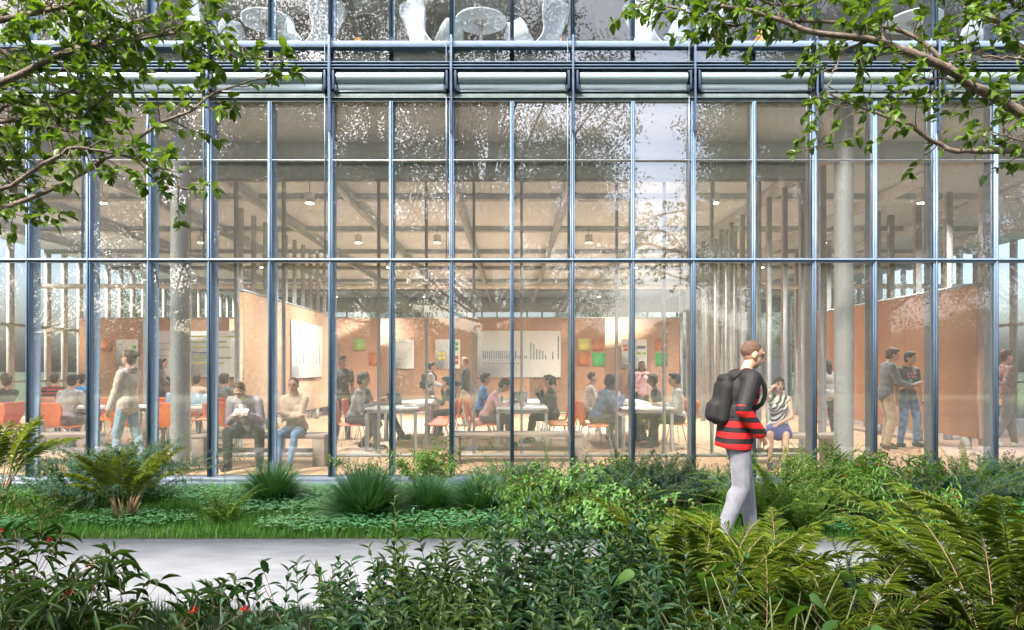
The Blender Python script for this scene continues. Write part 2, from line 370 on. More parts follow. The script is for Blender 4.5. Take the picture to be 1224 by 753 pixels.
# slabs, ceilings
CZT = 5.0
bp_('ceiling_slab', MB().box((-14.3, Y0+.24, CZT), (14.3, 34.5, 5.58)), CEIL)
bp_('bulkhead', MB().box((-14.3, 10.62, 4.67), (14.3, 10.80, CZT-.003)), BULK)
bp_('bulkhead', MB().box((-5.12, 10.60, 4.40), (4.68, 10.78, 4.668)), TEAL)
bp_('corridor_ceiling', MB().box((-14.2, Y0+.25, 4.985), (14.2, 10.61, 4.996)), plain('corridor_ceiling_paint', (.52, .59, .64), .8, var=.04, scale=1))
IX = [.151+.756*k for k in range(-7, 7)]
m = MB(); m.box((-5.14, 10.62, 4.36), (4.70, 10.68, 4.40)); m.box((-5.14, 10.60, .001), (4.70, 10.68, .05)); bp_('inner_rail', m, POST)
for x in IX: bp_('inner_mullion', MB().box((x-.02, 10.60, .05), (x+.02, 10.68, 4.36), bev=.003), POST)
for a, b in zip(IX[:-1], IX[1:]):
    m = MB(); m.add([(a+.02, 10.64, .05), (b-.02, 10.64, .05), (b-.02, 10.64, 4.36), (a+.02, 10.64, 4.36)], [(0, 1, 2, 3)]); bp_('inner_glass_pane', m, GLASS_I)
for x in (-4.52, 4.52, -11.2, 11.2):
    m = MB(); m.tube([(x, 9.12, .0), (x, 9.12, 4.99)], .122, 28); m.tube([(x, 9.12, .0), (x, 9.12, .02)], .16, 28); o = bp_('column', m, COLM); smooth_angle(o)
for x in (-8.4, 8.4):
    m = MB(); m.tube([(x, 15.5, .0), (x, 15.5, 4.99)], .13, 24); o = bp_('column', m, COLM); smooth_angle(o)
for x in (-12.4, -9.9, -7.4, -5.3, -3.3, -1.1, 1.1, 3.5, 5.2, 7.6, 10.0, 12.4):
    bp_('ceiling_beam', MB().box((x-.07, 10.81, CZT-.22), (x+.07, 34.2, CZT-.004), bev=.01), BEAM)
for y in (13.9, 17.1, 20.4, 23.8, 27.2, 30.6):
    bp_('ceiling_beam', MB().box((-14.2, y-.10, CZT-.13), (14.2, y+.10, CZT-.006), bev=.01), BEAM)
m = MB(); m.tube([(-14.2, 19.9, 3.82), (14.2, 19.9, 3.82)], .075, 16); o = bp_('service_pipe', m, plain('pipe_paint', (.66, .64, .58), .4)); smooth_angle(o)
# far glazing
bp_('far_fascia', MB().box((-14.3, 34.2, 4.25), (14.3, 34.4, CZT-.004)), plain('far_fascia_paint', (.30, .36, .40), .6))
bp_('far_wall', MB().box((-14.3, 34.2, .001), (14.3, 34.4, 1.9)), BULK)
for k in range(-18, 19): bp_('far_mullion', MB().box((k*.77-.035, 34.22, 1.9), (k*.77+.035, 34.38, 4.25)), POST)
# side glazing of both flanks and the slatted screens inside
for sx in (-1, 1):
    for i in range(34):
        y = 9.0+i*.76
        if abs(y-9.0) < .01: continue
        bp_('side_mullion', MB().box((sx*14.15-.05, y-.09, .001), (sx*14.15+.05, y+.09, CZT-.004)), POSTL)
    m = MB(); m.box((sx*14.15-.055, 9.3, 2.6), (sx*14.15+.055, 34, 2.68)); m.box((sx*14.15-.055, 9.3, 1.0), (sx*14.15+.055, 34, 1.06)); bp_('side_transom', m, POST)
for i in range(13):
    y = 11.0+i*.765; bp_('screen_post', MB().box((5.1-.045, y-.05, .001), (5.1+.045, y+.05, CZT-.225), bev=.004), POST)
for i in range(26):
    y = 11.6+i*.31
    if i > 13: bp_('screen_slat', MB().box((5.32-.03, y-.05, .001), (5.32+.03, y+.05, CZT-.225)), POSTL)
for i in range(9):
    y = 12.2+i*1.0; bp_('screen_post', MB().box((8.6-.06, y-.06, .001), (8.6+.06, y+.06, CZT-.14), bev=.004), POST)
for i in range(10):
    y = 14.2+i*.7; bp_('screen_post', MB().box((-5.75-.04, y-.05, .001), (-5.75+.04, y+.05, CZT-.225), bev=.004), POSTL)
# upper room
UF = 5.60
bp_('upper_back_wall', MB().box((-14.2, 14.0, 5.581), (14.2, 14.2, 8.79)), plain('upper_wall_paint', (.26, .25, .245), .85, var=.05, scale=1))
bp_('upper_floor', MB().box((-14.2, Y0+.26, 5.582), (14.2, 13.99, UF)), plain('carpet', (.25, .24, .23), .9))
bp_('upper_ceiling', MB().box((-14.2, Y0+.21, 8.8), (14.2, 34.4, 9.1)), CEIL)
bp_('roof', MB().box((-14.3, Y0+.21, 11.5), (14.3, 34.5, 11.8)), GREYP)
UPI = plain('upper_pier', (.50, .46, .44), .8, var=.04)
for px, wpx, d in ((475, 50, 13.0), (737, 46, 13.0), (60, 40, 13.0), (1010, 50, 13.0), (1180, 50, 13.0), (-30, 40, 13)):
    x = px2x(px, d); bp_('upper_pier', MB().box((x-wpx*d/F/2, d, UF+.001), (x+wpx*d/F/2, d+.5, 8.79)), UPI)
for pa, pb, d in (((398, -40), (440, 62), 12.2), ((128, -40), (200, 62), 12.2), ((1110, -40), (1040, 62), 12.2), ((1165, -20), (1085, 70), 12.2)):
    a = pt(*pa, d); b = pt(*pb, d); bp_('diagonal_brace', MB().tube([a+(a-b)*.5, b+(b-a)*.9], .085, 10), plain('brace_paint', (.12, .12, .13), .5))
for px in (520, 800, 250, 950): bp_('upper_post', MB().tube([(px2x(px, 13.5), 13.5, UF), (px2x(px, 13.5), 13.5, 8.79)], .05, 10), POST)

# ------------------------------------------------------------------ partition walls with legs
def wall_along_y(label, x, y0, y1, z0, z1, mat, legs, sgn):
    t = thing('partition_wall', label, 'partition', (x, (y0+y1)/2, 0))
    def b_(n, mb, mt): o = mb.build(n, mt, t); o.location = (-x, -(y0+y1)/2, 0)
    m = MB(); n = max(1, int(round((y1-y0)/2.4)))
    for i in range(n):
        a = y0+(y1-y0)*i/n; b2 = y0+(y1-y0)*(i+1)/n; m.box((x-.05, a+.003, z0), (x+.05, b2-.003, z1), bev=.003)
    b_('panel', m, mat)
    b_('frame', MB().box((x-.055, y0, z1+.001), (x+.055, y1, z1+.05)), POST)
    if legs:
        for i in range(5):
            y = y0+.35+(y1-y0-.7)*i/4; b_('leg', MB().box((x-.04, y-.10, .001), (x+.04, y+.10, z0-.001)), TLEG)
    return t
wall_along_y('orange partition on short grey legs along the right side, behind the two men with papers', 7.9, 11.3, 17.5, .22, 2.79, ORANGE, True, -1)
wall_along_y('plywood coloured partition running away from the viewer behind the bench couple, chart hung on it', -5.45, 13.5, 20.66, .30, 2.93, ORANGEB, True, 1)
t = thing('partition_wall', 'long orange back wall with whiteboards and coloured notes, facing the window', 'partition', (0, 20.7, 0))
m = MB()
xs = np.linspace(-13.4, 5.2, 9)
for a, b in zip(xs[:-1], xs[1:]): m.box((a+.003, 20.7, .06), (b-.003, 20.8, 2.95), bev=.003)
m.build('panel', ORANGE, t, loc=(0, -20.7, 0)); MB().box((-13.4, 20.68, .002), (5.2, 20.81, .058)).build('skirting', POSTL, t, loc=(0, -20.7, 0))
MB().box((-13.4, 20.69, 2.951), (5.2, 20.81, 2.99)).build('frame', POST, t, loc=(0, -20.7, 0))

# boards and posters.  Built in local x-z, facing -Y, then turned
def board(name, label, cat, c, w_, h_, rz=0, deco=None, group=None, mat=None, frame=True):
    t = thing(name, label, cat, tuple(c), rz, group)
    MB().box((-w_/2, -.012, -h_/2), (w_/2, .012, h_/2), bev=.002).build('panel' if frame else 'sheet', mat or WHITEB, t)
    if frame:
        m = MB(); e = .012
        m.box((-w_/2-e, -.018, h_/2), (w_/2+e, .014, h_/2+e)); m.box((-w_/2-e, -.018, -h_/2-e), (w_/2+e, .014, -h_/2)); m.box((-w_/2-e, -.018, -h_/2), (-w_/2, .014, h_/2)); m.box((w_/2, -.018, -h_/2), (w_/2+e, .014, h_/2)); m.build('frame', TLEG, t)
    ms = {}
    for (u0, v0, u1, v1, mt) in deco or []:      # fractions of the board, v from the bottom
        ms.setdefault(mt, MB()).box((-w_/2+u0*w_, -.0155, -h_/2+v0*h_), (-w_/2+u1*w_, -.0125, -h_/2+v1*h_))
    for mt, mb in ms.items(): mb.build('chart' if frame else 'print', mt, t)
    return t
BD = 20.7
def bw(px0, px1, py0, py1, d=BD-.03): a = pt(px0, py0, d); b = pt(px1, py1, d); return ((a+b)/2, abs(b[0]-a[0]), abs(a[2]-b[2]))
rr = random.Random(3)
bars = [(.06+i*.0262, .40, .06+i*.0262+.011, .40+(.16 if i < 16 else .06)+rr.random()*.01, INK) for i in range(21)]
bars += [(.635+i*.036, .38, .635+i*.036+.013, .38+h, INK) for i, h in enumerate((.38, .34, .22, .20, .19, .10))] + [(.90, .38, .913, .55, INK), (.965, .38, .98, .88, INK)]
bars += [(.08+i*.05, .28, .10+i*.05, .30, INK) for i in range(9)]
c, w_, h_ = bw(571, 670, 395, 450); board('whiteboard', 'wide white board with a blue bar chart in the middle of the orange back wall', 'whiteboard', c, w_, h_, deco=bars)
c, w_, h_ = bw(225, 286, 395, 450)
g = []
for i, (mt, a, b) in enumerate(((YEL, .02, .9), (LGRN, .02, .75), (YEL, .05, .82), (INK, .02, .6), (LGRN, .1, .85), (YEL, .02, .7))): g.append((a, .86-i*.115, b, .86-i*.115+.035, mt))
board('whiteboard', 'white board with yellow and green timeline bars beside the left column', 'whiteboard', c, w_, h_, deco=g)
c, w_, h_ = bw(183, 207, 395, 450); board('whiteboard', 'narrow white board with faint lines seen left of the round column', 'whiteboard', c, w_, h_, deco=[(.1, .2+i*.13, .8, .21+i*.13, INK) for i in range(5)])
board('whiteboard', 'tall white chart with thin blue bars hung on the plywood partition above the bench couple', 'whiteboard', (-5.375, 17.6, 1.885), 2.6, 1.42, rz=R(90),
      deco=[(.12+i*.11, .25, .132+i*.11, .25+h, INK) for i, h in enumerate((.2, .45, .3, .62, .2, .1, .12, .38))]+[(.05, .93, .5, .935, INK)])
def poster(px0, px1, py0, py1, label, deco): c, w_, h_ = bw(px0, px1, py0, py1); board('poster', label, 'poster', c, w_, h_, deco=deco, mat=PAPER, frame=False)
lines = [(.12, .30+i*.06, .85, .31+i*.06, TLEG) for i in range(6)]
poster(472, 495, 405, 440, 'plain white poster with faint lines on the orange wall above the table with the magazine', lines+[(.2, .9, .6, .92, INK)])
poster(520.5, 550, 405, 440, 'white poster with four yellow notes and green and red notes down its right edge', [(.1, .46, .25, .58, YEL), (.28, .46, .43, .58, YEL), (.1, .3, .25, .43, YEL), (.28, .3, .43, .43, YEL), (.8, .78, .93, .9, GRN), (.8, .62, .93, .74, GRN), (.8, .32, .93, .44, REDN), (.8, .16, .93, .28, REDN)])
poster(743, 773, 405, 440, 'white poster with red and pale green notes behind the woman in pink', [(.06, .6, .24, .7, REDN), (.28, .6, .46, .7, REDN), (.06, .73, .24, .83, REDN), (.28, .73, .46, .83, REDN), (.6, .68, .95, .78, INK), (.6, .48, .78, .56, LGRN), (.82, .48, .97, .56, LGRN), (.1, .35, .4, .4, TLEG), (.1, .15, .4, .2, TLEG)])
poster(139, 165, 405, 440, 'white poster with green notes at top right, behind the standing woman in the scarf', [(.75, .68, .92, .82, GRN), (.75, .5, .92, .62, GRN), (.75, .25, .92, .38, REDN), (.1, .82, .5, .84, INK)]+lines[:3])
def note(px0, px1, py0, py1, mat, label):
    c, w_, h_ = bw(px0, px1, py0, py1); m = MB(); m.box((-w_/2, -.006, -h_/2), (w_/2, .006, h_/2)); m.box((-w_/2+.02, -.012, h_/2-.06), (w_/2-.02, -.0065, h_/2-.02))
    tag(m.build('wall_note', mat, loc=tuple(c)), label, 'note', 'coloured paper notes on the orange wall')
for a in ((691, 705, 404, 418, YEL, 'yellow paper note on the orange wall right of the wide chart, upper left of four'), (708, 722, 404, 418, BRN, 'brown paper note on the orange wall, right of the yellow one'),
          (691, 705, 421, 436, BRN, 'brown paper note below the yellow note on the orange wall'), (708, 723, 421, 437, GRN, 'bright green paper note, lower right of the four beside the wide chart'),
          (783, 797, 404, 418, BRN, 'brown paper note right of the poster behind the woman in pink'), (783.5, 798, 421, 437, GRN, 'bright green note above the seated man in the white shirt at the right table'),
          (422, 437, 404, 418, LGRN, 'pale green note on the wall just right of the standing boy in grey'), (441, 456, 421, 436, BRN, 'brown note on the wall above the bearded man in black'),
          (121, 133, 404, 418, BRN, 'brown note on the wall left of the woman in the scarf'), (309, 321, 404, 421, LGRN, 'pale green note high on the wall above the man on the bench')): note(*a)
# ------------------------------------------------------------------ furniture
def shell_patch(prof, width, nu=9, thick=.012, dish=.03):
    """prof: list of (y, z) centre line, width(t) full width; curved shell with thickness"""
    P = np.array(prof, float); n = len(P); T = np.gradient(P, axis=0); T /= np.linalg.norm(T, axis=1)[:, None]; Nm = np.c_[-T[:, 1], T[:, 0]]
    top = []
    for i in range(n):
        w_ = width(i/(n-1))
        for j in range(nu):
            u = -1+2*j/(nu-1); top.append((u*w_/2, P[i, 0]+Nm[i, 0]*dish*u*u, P[i, 1]+Nm[i, 1]*dish*u*u))
    top = np.array(top); off = np.repeat(np.c_[np.zeros(n), Nm], nu, axis=0)*thick
    V = np.r_[top, top-off]; K = n*nu; Fq = []
    for i in range(n-1):
        for j in range(nu-1):
            a = i*nu+j; Fq.append((a, a+1, a+nu+1, a+nu)); Fq.append((K+a, K+a+nu, K+a+nu+1, K+a+1))
    edge = [j for j in range(nu)]+[i*nu+nu-1 for i in range(1, n)]+[(n-1)*nu+j for j in range(nu-2, -1, -1)]+[i*nu for i in range(n-2, 0, -1)]
    for a, b in zip(edge, edge[1:]+edge[:1]): Fq.append((b, a, K+a, K+b))
    return V, Fq
def interp(pts, n=14):
    pts = np.array(pts, float); t = np.linspace(0, len(pts)-1, n); out = []
    for x in t:
        i = min(int(x), len(pts)-2); f = x-i
        p0 = pts[max(i-1, 0)]; p1 = pts[i]; p2 = pts[i+1]; p3 = pts[min(i+2, len(pts)-1)]
        out.append(.5*((2*p1)+(-p0+p2)*f+(2*p0-5*p1+4*p2-p3)*f*f+(-p0+3*p1-3*p2+p3)*f**3))
    return np.array(out)
def piecew(ts, ws): return lambda t: float(np.interp(t, ts, ws))
def make_chair():
    t = thing('shell_chair', 'x', 'chair', (0, 0, -50))
    prof = interp([(.22, .425), (.17, .445), (0, .44), (-.14, .435), (-.20, .47), (-.225, .58), (-.25, .72), (-.27, .84)], 22)
    V, Fq = shell_patch(prof, piecew([0, .06, .2, .42, .52, .60, .68, .82, .93, 1], [.28, .38, .43, .41, .32, .25, .27, .42, .43, .34]))
    o = MB().add(V, Fq).build('seat_shell', SHELL, t, True)
    m = MB(); m.tube([(-.10, -.1, .43), (.10, -.1, .43)], .012, 8); m.tube([(-.10, .1, .43), (.10, .1, .43)], .012, 8); m.ell((0, 0, .427), (.11, .11, .012)); m.build('underframe', CHROME, t, True)
    for sx in (-1, 1):
        for sy in (-1, 1):
            P = interp([(sx*.06, sy*.09, .42), (sx*.15, sy*.15, .40), (sx*.185, sy*.18, .30), (sx*.235, sy*.235, .004)], 10)
            MB().tube(P, .009, 8).build('leg', CHROME, t, True)
    return t
CH = make_chair(); chair_used = [0]
def chair(x, y, yaw, label, group='orange shell chairs round the tables'):
    if not chair_used[0]:
        chair_used[0] = 1; CH.location = (x, y, 0); CH.rotation_euler.z = R(yaw); tag(CH, label, 'chair', group); return CH
    return dup(CH, label, (x, y, 0), R(yaw), group=group)
def table(x, y, w_, l_, label, rz=0):
    t = thing('white_table', label, 'table', (x, y, 0), rz, 'white tables in the meeting room')
    MB().box((-w_/2, -l_/2, .70), (w_/2, l_/2, .735), bev=.004).build('table_top', TABLE, t)
    m = MB(); a, b = w_/2-.03, l_/2-.03
    m.box((-a, -b, .645), (a, -b+.03, .699)); m.box((-a, b-.03, .645), (a, b, .699)); m.box((-a, -b+.031, .645), (-a+.03, b-.031, .699)); m.box((a-.03, -b+.031, .645), (a, b-.031, .699)); m.build('apron', TLEG, t)
    for sx in (-1, 1):
        for sy in (-1, 1): MB().box((sx*(w_/2-.032)-.028, sy*(l_/2-.032)-.028, .001), (sx*(w_/2-.032)+.028, sy*(l_/2-.032)+.028, .644), bev=.004).build('leg', TLEG, t)
    return t
TB = {}
for nm, cx, lb in (('A', -2.04, 'left'), ('B', .17, 'middle'), ('C', 2.29, 'right')):
    TB[nm] = cx
    table(cx, 12.14, .88, 1.74, {'A': 'white table with two magazines and a laptop, before the man in the grey shirt', 'B': 'white table where the man in pink writes, under the wide bar chart', 'C': 'white table between the man in blue and the man in the white shirt'}[nm])
    table(cx, 13.93, .88, 1.74, {'A': 'white table pushed against the far end of the one with the magazine', 'B': 'white table pushed against the far end of the one the man in pink writes on', 'C': 'white table pushed against the far end of the one where the man in blue leans'}[nm])
table(-7.35, 12.1, 1.74, .86, 'white table behind the standing woman in the scarf', 0); table(-5.58, 12.1, 1.74, .86, 'white table with a laptop, seen left of the man on the bench')
table(-9.13, 12.1, 1.74, .86, 'white table in front of the man in black at the far left'); table(-7.0, 15.0, 1.74, .86, 'white table farther back, behind the plaid shirt and the blue shirt')

def bench(x, y, L, label, rz=0):
    t = thing('wooden_bench', label, 'bench', (x, y, 0), rz, 'low wooden benches along the glass')
    MB().box((-L/2, -.22, .40), (L/2, .22, .455), bev=.005).build('seat', BENCH, t)
    for sx in (-1, 1): MB().box((sx*(L/2-.09)-.085, -.215, .001), (sx*(L/2-.09)+.085, .215, .399), bev=.005).build('leg', BENCH, t)
    MB().box((-L/2+.18, -.03, .18), (L/2-.18, .03, .24), bev=.003).build('stretcher', BENCH, t)
bench(-3.62, 9.75, 1.9, 'grey brown wooden bench carrying the reading man and the woman in the turtleneck')
bench(-6.95, 9.85, 1.7, 'wooden bench by the glass left of the standing woman in the scarf')
bench(.05, 9.95, 2.0, 'empty wooden bench in front of the table with the man in pink')
bench(4.0, 9.75, 1.5, 'wooden bench under the woman in the striped top')

def laptop(x, y, z, rz, label):
    t = thing('laptop', label, 'laptop', (x, y, z), R(rz), 'open laptops on the tables')
    MB().box((-.16, -.11, 0), (.16, .11, .015), bev=.004).build('keyboard_base', ALU, t)
    a = R(105); M4 = Matrix.Translation((0, .11, .012))@Matrix.Rotation(R(-18), 4, 'X')
    MB().box((-.16, -.005, 0), (.16, .003, .215), M4=M4, bev=.002).build('lid', ALU, t)
    MB().box((-.148, -.008, .012), (.148, -.0055, .203), M4=M4).build('screen', plain('laptop_screen', (.06, .10, .13), .2, col2=(.25, .33, .38), scale=9, emis=((.35, .5, .6), .25)), t)
laptop(px2x(475, 12.3), 12.5, .736, 150, 'open laptop on the table in front of the bearded man in black')
laptop(px2x(232, 12.0), 12.0, .736, 0, 'open laptop showing a landscape, on the table beside the round column')
laptop(px2x(135, 12.0), 12.15, .736, 0, 'open laptop on the table behind the standing woman in the scarf')
laptop(px2x(207, 12.3), 12.2, .736, 0, 'open laptop half hidden behind the round column')
laptop(px2x(748, 13.2), 13.3, .736, 60, 'open laptop on the table between the man in blue and the woman in pink')
laptop(px2x(619, 13.0), 13.2, .736, 200, 'small open laptop on the table under the wide chart')
def book(x, y, z, rz, label, col=(.7, .62, .42), tilt=0, name='open_magazine', cat='magazine'):
    t = thing(name, label, cat, (x, y, z), R(rz))
    if tilt: t.rotation_euler = (R(tilt), 0, R(rz))
    V, Fq = shell_patch(interp([(-.17, .012), (-.09, .022), (-.005, .004), (.005, .004), (.09, .022), (.17, .012)], 13), lambda u: .23, 2, .006, 0)
    V = V[:, [1, 0, 2]]; MB().add(V, Fq).build('pages', PAPER, t)
    m = MB(); m.box((-.15, -.09, .0245), (-.04, .03, .026)); m.box((.04, -.02, .0245), (.14, .09, .026)); m.build('picture', plain('printed_picture', col, .5, col2=(.35, .16, .08), scale=20), t)
    return t
book(px2x(495, 11.9), 11.8, .737, 20, 'open magazine lying near the front of the table beside the laptop'); book(px2x(512, 13), 12.6, .737, 70, 'open magazine behind the first one on the same table')
book(px2x(697, 12.6), 12.4, .737, 40, 'open orange brochure lying on the table before the man in blue', (.7, .25, .06)) if False else None
book(px2x(752, 11.9), 11.95, .737, 10, 'open orange brochure lying on the table in front of the man in blue', (.7, .25, .06))
t = thing('orange_mug', 'orange mug standing on the table where the man in pink writes', 'mug', (px2x(623.5, 11.9), 11.75, .736))
m = MB(); m.tube([(0, 0, 0), (0, 0, .09)], [.034, .04], 18); m.build('cup', SHELL, t, True); MB().tube(interp([(.036, 0, .075), (.065, 0, .065), (.062, 0, .03), (.034, 0, .018)], 9), .005, 6).build('handle', SHELL, t, True)
def sheets(x, y, rz, label): 
    tag(MB().box((-.105, -.15, 0), (.105, .15, .004)).build('paper_sheet', PAPER, loc=(x, y, .736), rz=R(rz)), label, 'paper', 'paper sheets on the tables')
sheets(px2x(608, 11.7), 11.75, -60, 'sheet of paper the man in pink writes on'); sheets(px2x(450, 11.7), 11.7, 25, 'sheet of paper on the near left corner of the table with the magazine'); sheets(px2x(790, 11.9), 11.9, 60, 'sheet of paper in front of the man in the white shirt')

# pendants with the lamps the room is lit by
def pendant(x, y, label, first=[None]):
    if first[0] is None:
        t = thing('pendant_lamp', label, 'lamp', (x, y, 4.66), 0, 'white cylinder pendant lamps'); first[0] = t
        m = MB(); th = 24; m.tube([(0, 0, -.09), (0, 0, .10), (0, 0, .115)], [.092, .092, .05], th); o = m.build('lamp_shade', plain('white_lamp_metal', (.7, .69, .66), .4), t); smooth_angle(o)
        MB().tube([(0, 0, -.094), (0, 0, -.0905)], .080, th).build('diffuser', emit('lamp_glow', (1, .86, .66), 9), t)
        MB().tube([(0, 0, .116), (0, 0, .335)], .006, 6).build('cord', BLACKP, t)
    else: t = dup(first[0], label, (x, y, 4.66))
    l = bpy.data.lights.new('lamp_bulb', 'SPOT'); l.energy = LAMP_W; l.color = (1, .97, .93); l.spot_size = R(140); l.spot_blend = .9; l.shadow_soft_size = .12
    lo = bpy.data.objects.new('bulb', l); COL.objects.link(lo); lo.parent = t; lo.location = (0, 0, -.12)
LAMP_W = 225
rown = ['nearest', 'second', 'third', 'fourth', 'fifth']
for i, y in enumerate((12.9, 17.0, 21.2, 25.4, 30)):
    for x, c in ((-7.9, 'outer left'), (-3.9, 'inner left'), (3.9, 'inner right'), (7.9, 'outer right')) if i != 1 else ((-7.9, 'outer left'), (-3.9, 'inner left'), (-1.9, 'left of centre'), (1.95, 'right of centre'), (3.9, 'inner right'), (7.9, 'outer right')):
        pendant(x, y, f'white cylinder pendant lamp hanging in the {rown[i]} row from the glass, {c} file')

# chairs: seated people get theirs in the person table; these stand empty
G2 = 'orange shell chairs round the tables'
for x, y, yaw, lb in ((-1.32, 11.75, 95, 'empty orange chair nearest the glass, right of the table with the magazines'), (-1.30, 12.25, 88, 'empty orange chair second from the glass, right of the table with the magazines'),
                      (-1.31, 12.75, 92, 'empty orange chair third from the glass, right of the table with the magazines'), (-1.28, 13.25, 90, 'empty orange chair fourth from the glass, next to the woman in black with the ponytail'),
                      (.86, 11.7, 96, 'empty orange chair nearest the glass on the right side of the middle table'), (.86, 12.15, 88, 'empty orange chair second from the glass on the right side of the middle table'),
                      (1.42, 11.5, -72, 'empty orange chair just behind the man in blue, angled to the table'),
                      (-.62, 12.6, -88, 'empty orange chair beyond the man in pink, left side of the middle table'),
                      (-6.55, 11.35, 8, 'empty orange chair behind the standing woman in the scarf, back to the glass'), (-5.75, 11.3, -5, 'empty orange chair just left of the round left column, back to the glass'),
                      (-4.95, 11.4, 4, 'empty orange chair between the left column and the reading man, back to the glass'), (-8.5, 11.35, -12, 'empty orange chair at the left edge, turned from the glass'),
                      (-7.9, 12.85, 180, 'orange chair on the far side of the left table, above the white shirted back'), (-6.9, 12.85, 176, 'orange chair on the far side of the left table, behind the blue shirt'), (-5.9, 12.85, 184, 'orange chair on the far side of the laptop table near the column'),
                      (2.95, 12.45, 92, 'empty orange chair just beyond the man in white facing left at the right table'), (-2.85, 12.55, -90, 'orange chair between the grey shirt and the bearded man in black')):
    chair(x, y, yaw, lb)

# upper floor lounge furniture
def lounge_chair(x, y, yaw, label, first=[None]):
    if first[0] is None:
        t = thing('lounge_chair', label, 'lounge chair', (x, y, UF), R(yaw), 'pale blue shell chairs upstairs'); first[0] = t
        prof = interp([(.30, .40), (.20, .40), (0, .36), (-.18, .38), (-.27, .50), (-.30, .70), (-.36, .90), (-.42, 1.02)], 24)
        V, Fq = shell_patch(prof, piecew([0, .06, .2, .40, .50, .60, .75, .9, 1], [.42, .56, .66, .62, .46, .36, .52, .62, .44]), 13, .03, .10)
        MB().add(V, Fq).build('seat_shell', PALE, t, True)
        for sx in (-1, 1):
            V, Fq = shell_patch(interp([(sx*.27, .38), (sx*.36, .46), (sx*.40, .58), (sx*.42, .66)], 10), piecew([0, .5, 1], [.44, .40, .22]), 7, .022, .02)
            V = V[:, [1, 0, 2]]; V[:, 1] -= .02; MB().add(V, Fq).build('armrest', PALE, t, True)
        m = MB(); m.tube([(0, 0, .02), (0, 0, .36)], .022, 12)
        for a in range(4): m.tube([(0, 0, .05), (math.cos(a*PI/2+.8)*.28, math.sin(a*PI/2+.8)*.28, .012)], [.02, .012], 8)
        m.build('pedestal', CHROME, t, True); return t
    return dup(first[0], label, (x, y, UF), R(yaw))
def round_table(x, y, label, first=[None]):
    if first[0] is None:
        t = thing('round_table', label, 'table', (x, y, UF), 0, 'round tables on the upper floor'); first[0] = t
        m = MB(); m.tube([(0, 0, .70), (0, 0, .708), (0, 0, .728), (0, 0, .732)], [.34, .365, .365, .357], 48); o = m.build('table_top', PALEG, t); smooth_angle(o)
        m = MB(); m.tube([(0, 0, .02), (0, 0, .699)], .028, 14); m.ell((0, 0, .012), (.22, .22, .012), seg=24); m.build('pedestal', CHROME, t, True); m = MB(); m.ell((0, 0, .694), (.10, .10, .006)); m.build('mount', ALU, t, True); return t
    return dup(first[0], label, (x, y, UF))
for tx, d, lb in ((575, 9.5, 'pale blue round table on the upper floor in the middle of the picture'), (320, 9.5, 'pale blue round table upstairs behind the tips of the left branch'), (1092, 9.5, 'pale blue round table upstairs behind the right branches'), (62, 9.5, 'pale blue round table upstairs behind the left branches')): round_table(px2x(tx, d), d, lb)
for px, d, yaw, lb in ((524, 9.7, -50, 'pale blue lounge chair upstairs left of the middle round table'), (636, 9.7, 50, 'pale blue lounge chair upstairs right of the middle round table'), (603, 10.7, 172, 'pale blue lounge chair upstairs behind the middle round table'),
                       (370, 9.7, 50, 'pale blue lounge chair upstairs right of the left round table'), (268, 9.7, -50, 'pale blue lounge chair upstairs left of the left round table'), (788, 9.7, -50, 'pale blue lounge chair upstairs where the right branch tips begin'), (835, 9.3, 60, 'pale blue lounge chair upstairs behind the right branch tips'),
                       (345, 10.7, 190, 'pale blue lounge chair upstairs behind the left round table'), (1140, 9.75, 95, 'pale blue lounge chair upstairs behind the right branches'), (20, 9.75, -95, 'pale blue lounge chair upstairs at the left edge'), (100, 9.6, 80, 'pale blue lounge chair upstairs behind the left branches')):
    lounge_chair(px2x(px, d), d, yaw, lb)
ORUP = plain('orange_fabric', (.62, .30, .09), .7)
def orange_chair(px, d, yaw, label, first=[None]):
    x = px2x(px, d)
    if first[0] is None:
        t = thing('side_chair', label, 'chair', (x, d, UF), R(yaw), 'orange backed chairs upstairs'); first[0] = t
        V, Fq = shell_patch(interp([(-.18, .45), (-.22, .60), (-.26, .80), (-.30, .98)], 12), piecew([0, .4, .8, 1], [.30, .42, .40, .2]), 9, .025, .05); MB().add(V, Fq).build('backrest', ORUP, t, True)
        MB().box((-.22, -.2, .42), (.22, .22, .47), bev=.015).build('seat', ORUP, t)
        for sx in (-1, 1):
            for sy in (-1, 1): MB().tube([(sx*.16, sy*.15, .42), (sx*.21, sy*.2, .003)], [.016, .01], 8).build('leg', BENCH, t, True)
        return t
    return dup(first[0], label, (x, d, UF), R(yaw))
for a in ((643, 10.3, 120, 'orange backed chair upstairs behind the right lounge chair of the middle table'), (403, 10.4, 120, 'orange backed chair upstairs right of the left table group'), (157, 10.3, 120, 'orange backed chair upstairs behind the left branches'), (886, 10.2, 100, 'orange backed chair upstairs behind the right branch leaves'), (845, 10.6, -60, 'orange backed chair upstairs left of the other one behind the right branch')): orange_chair(*a)
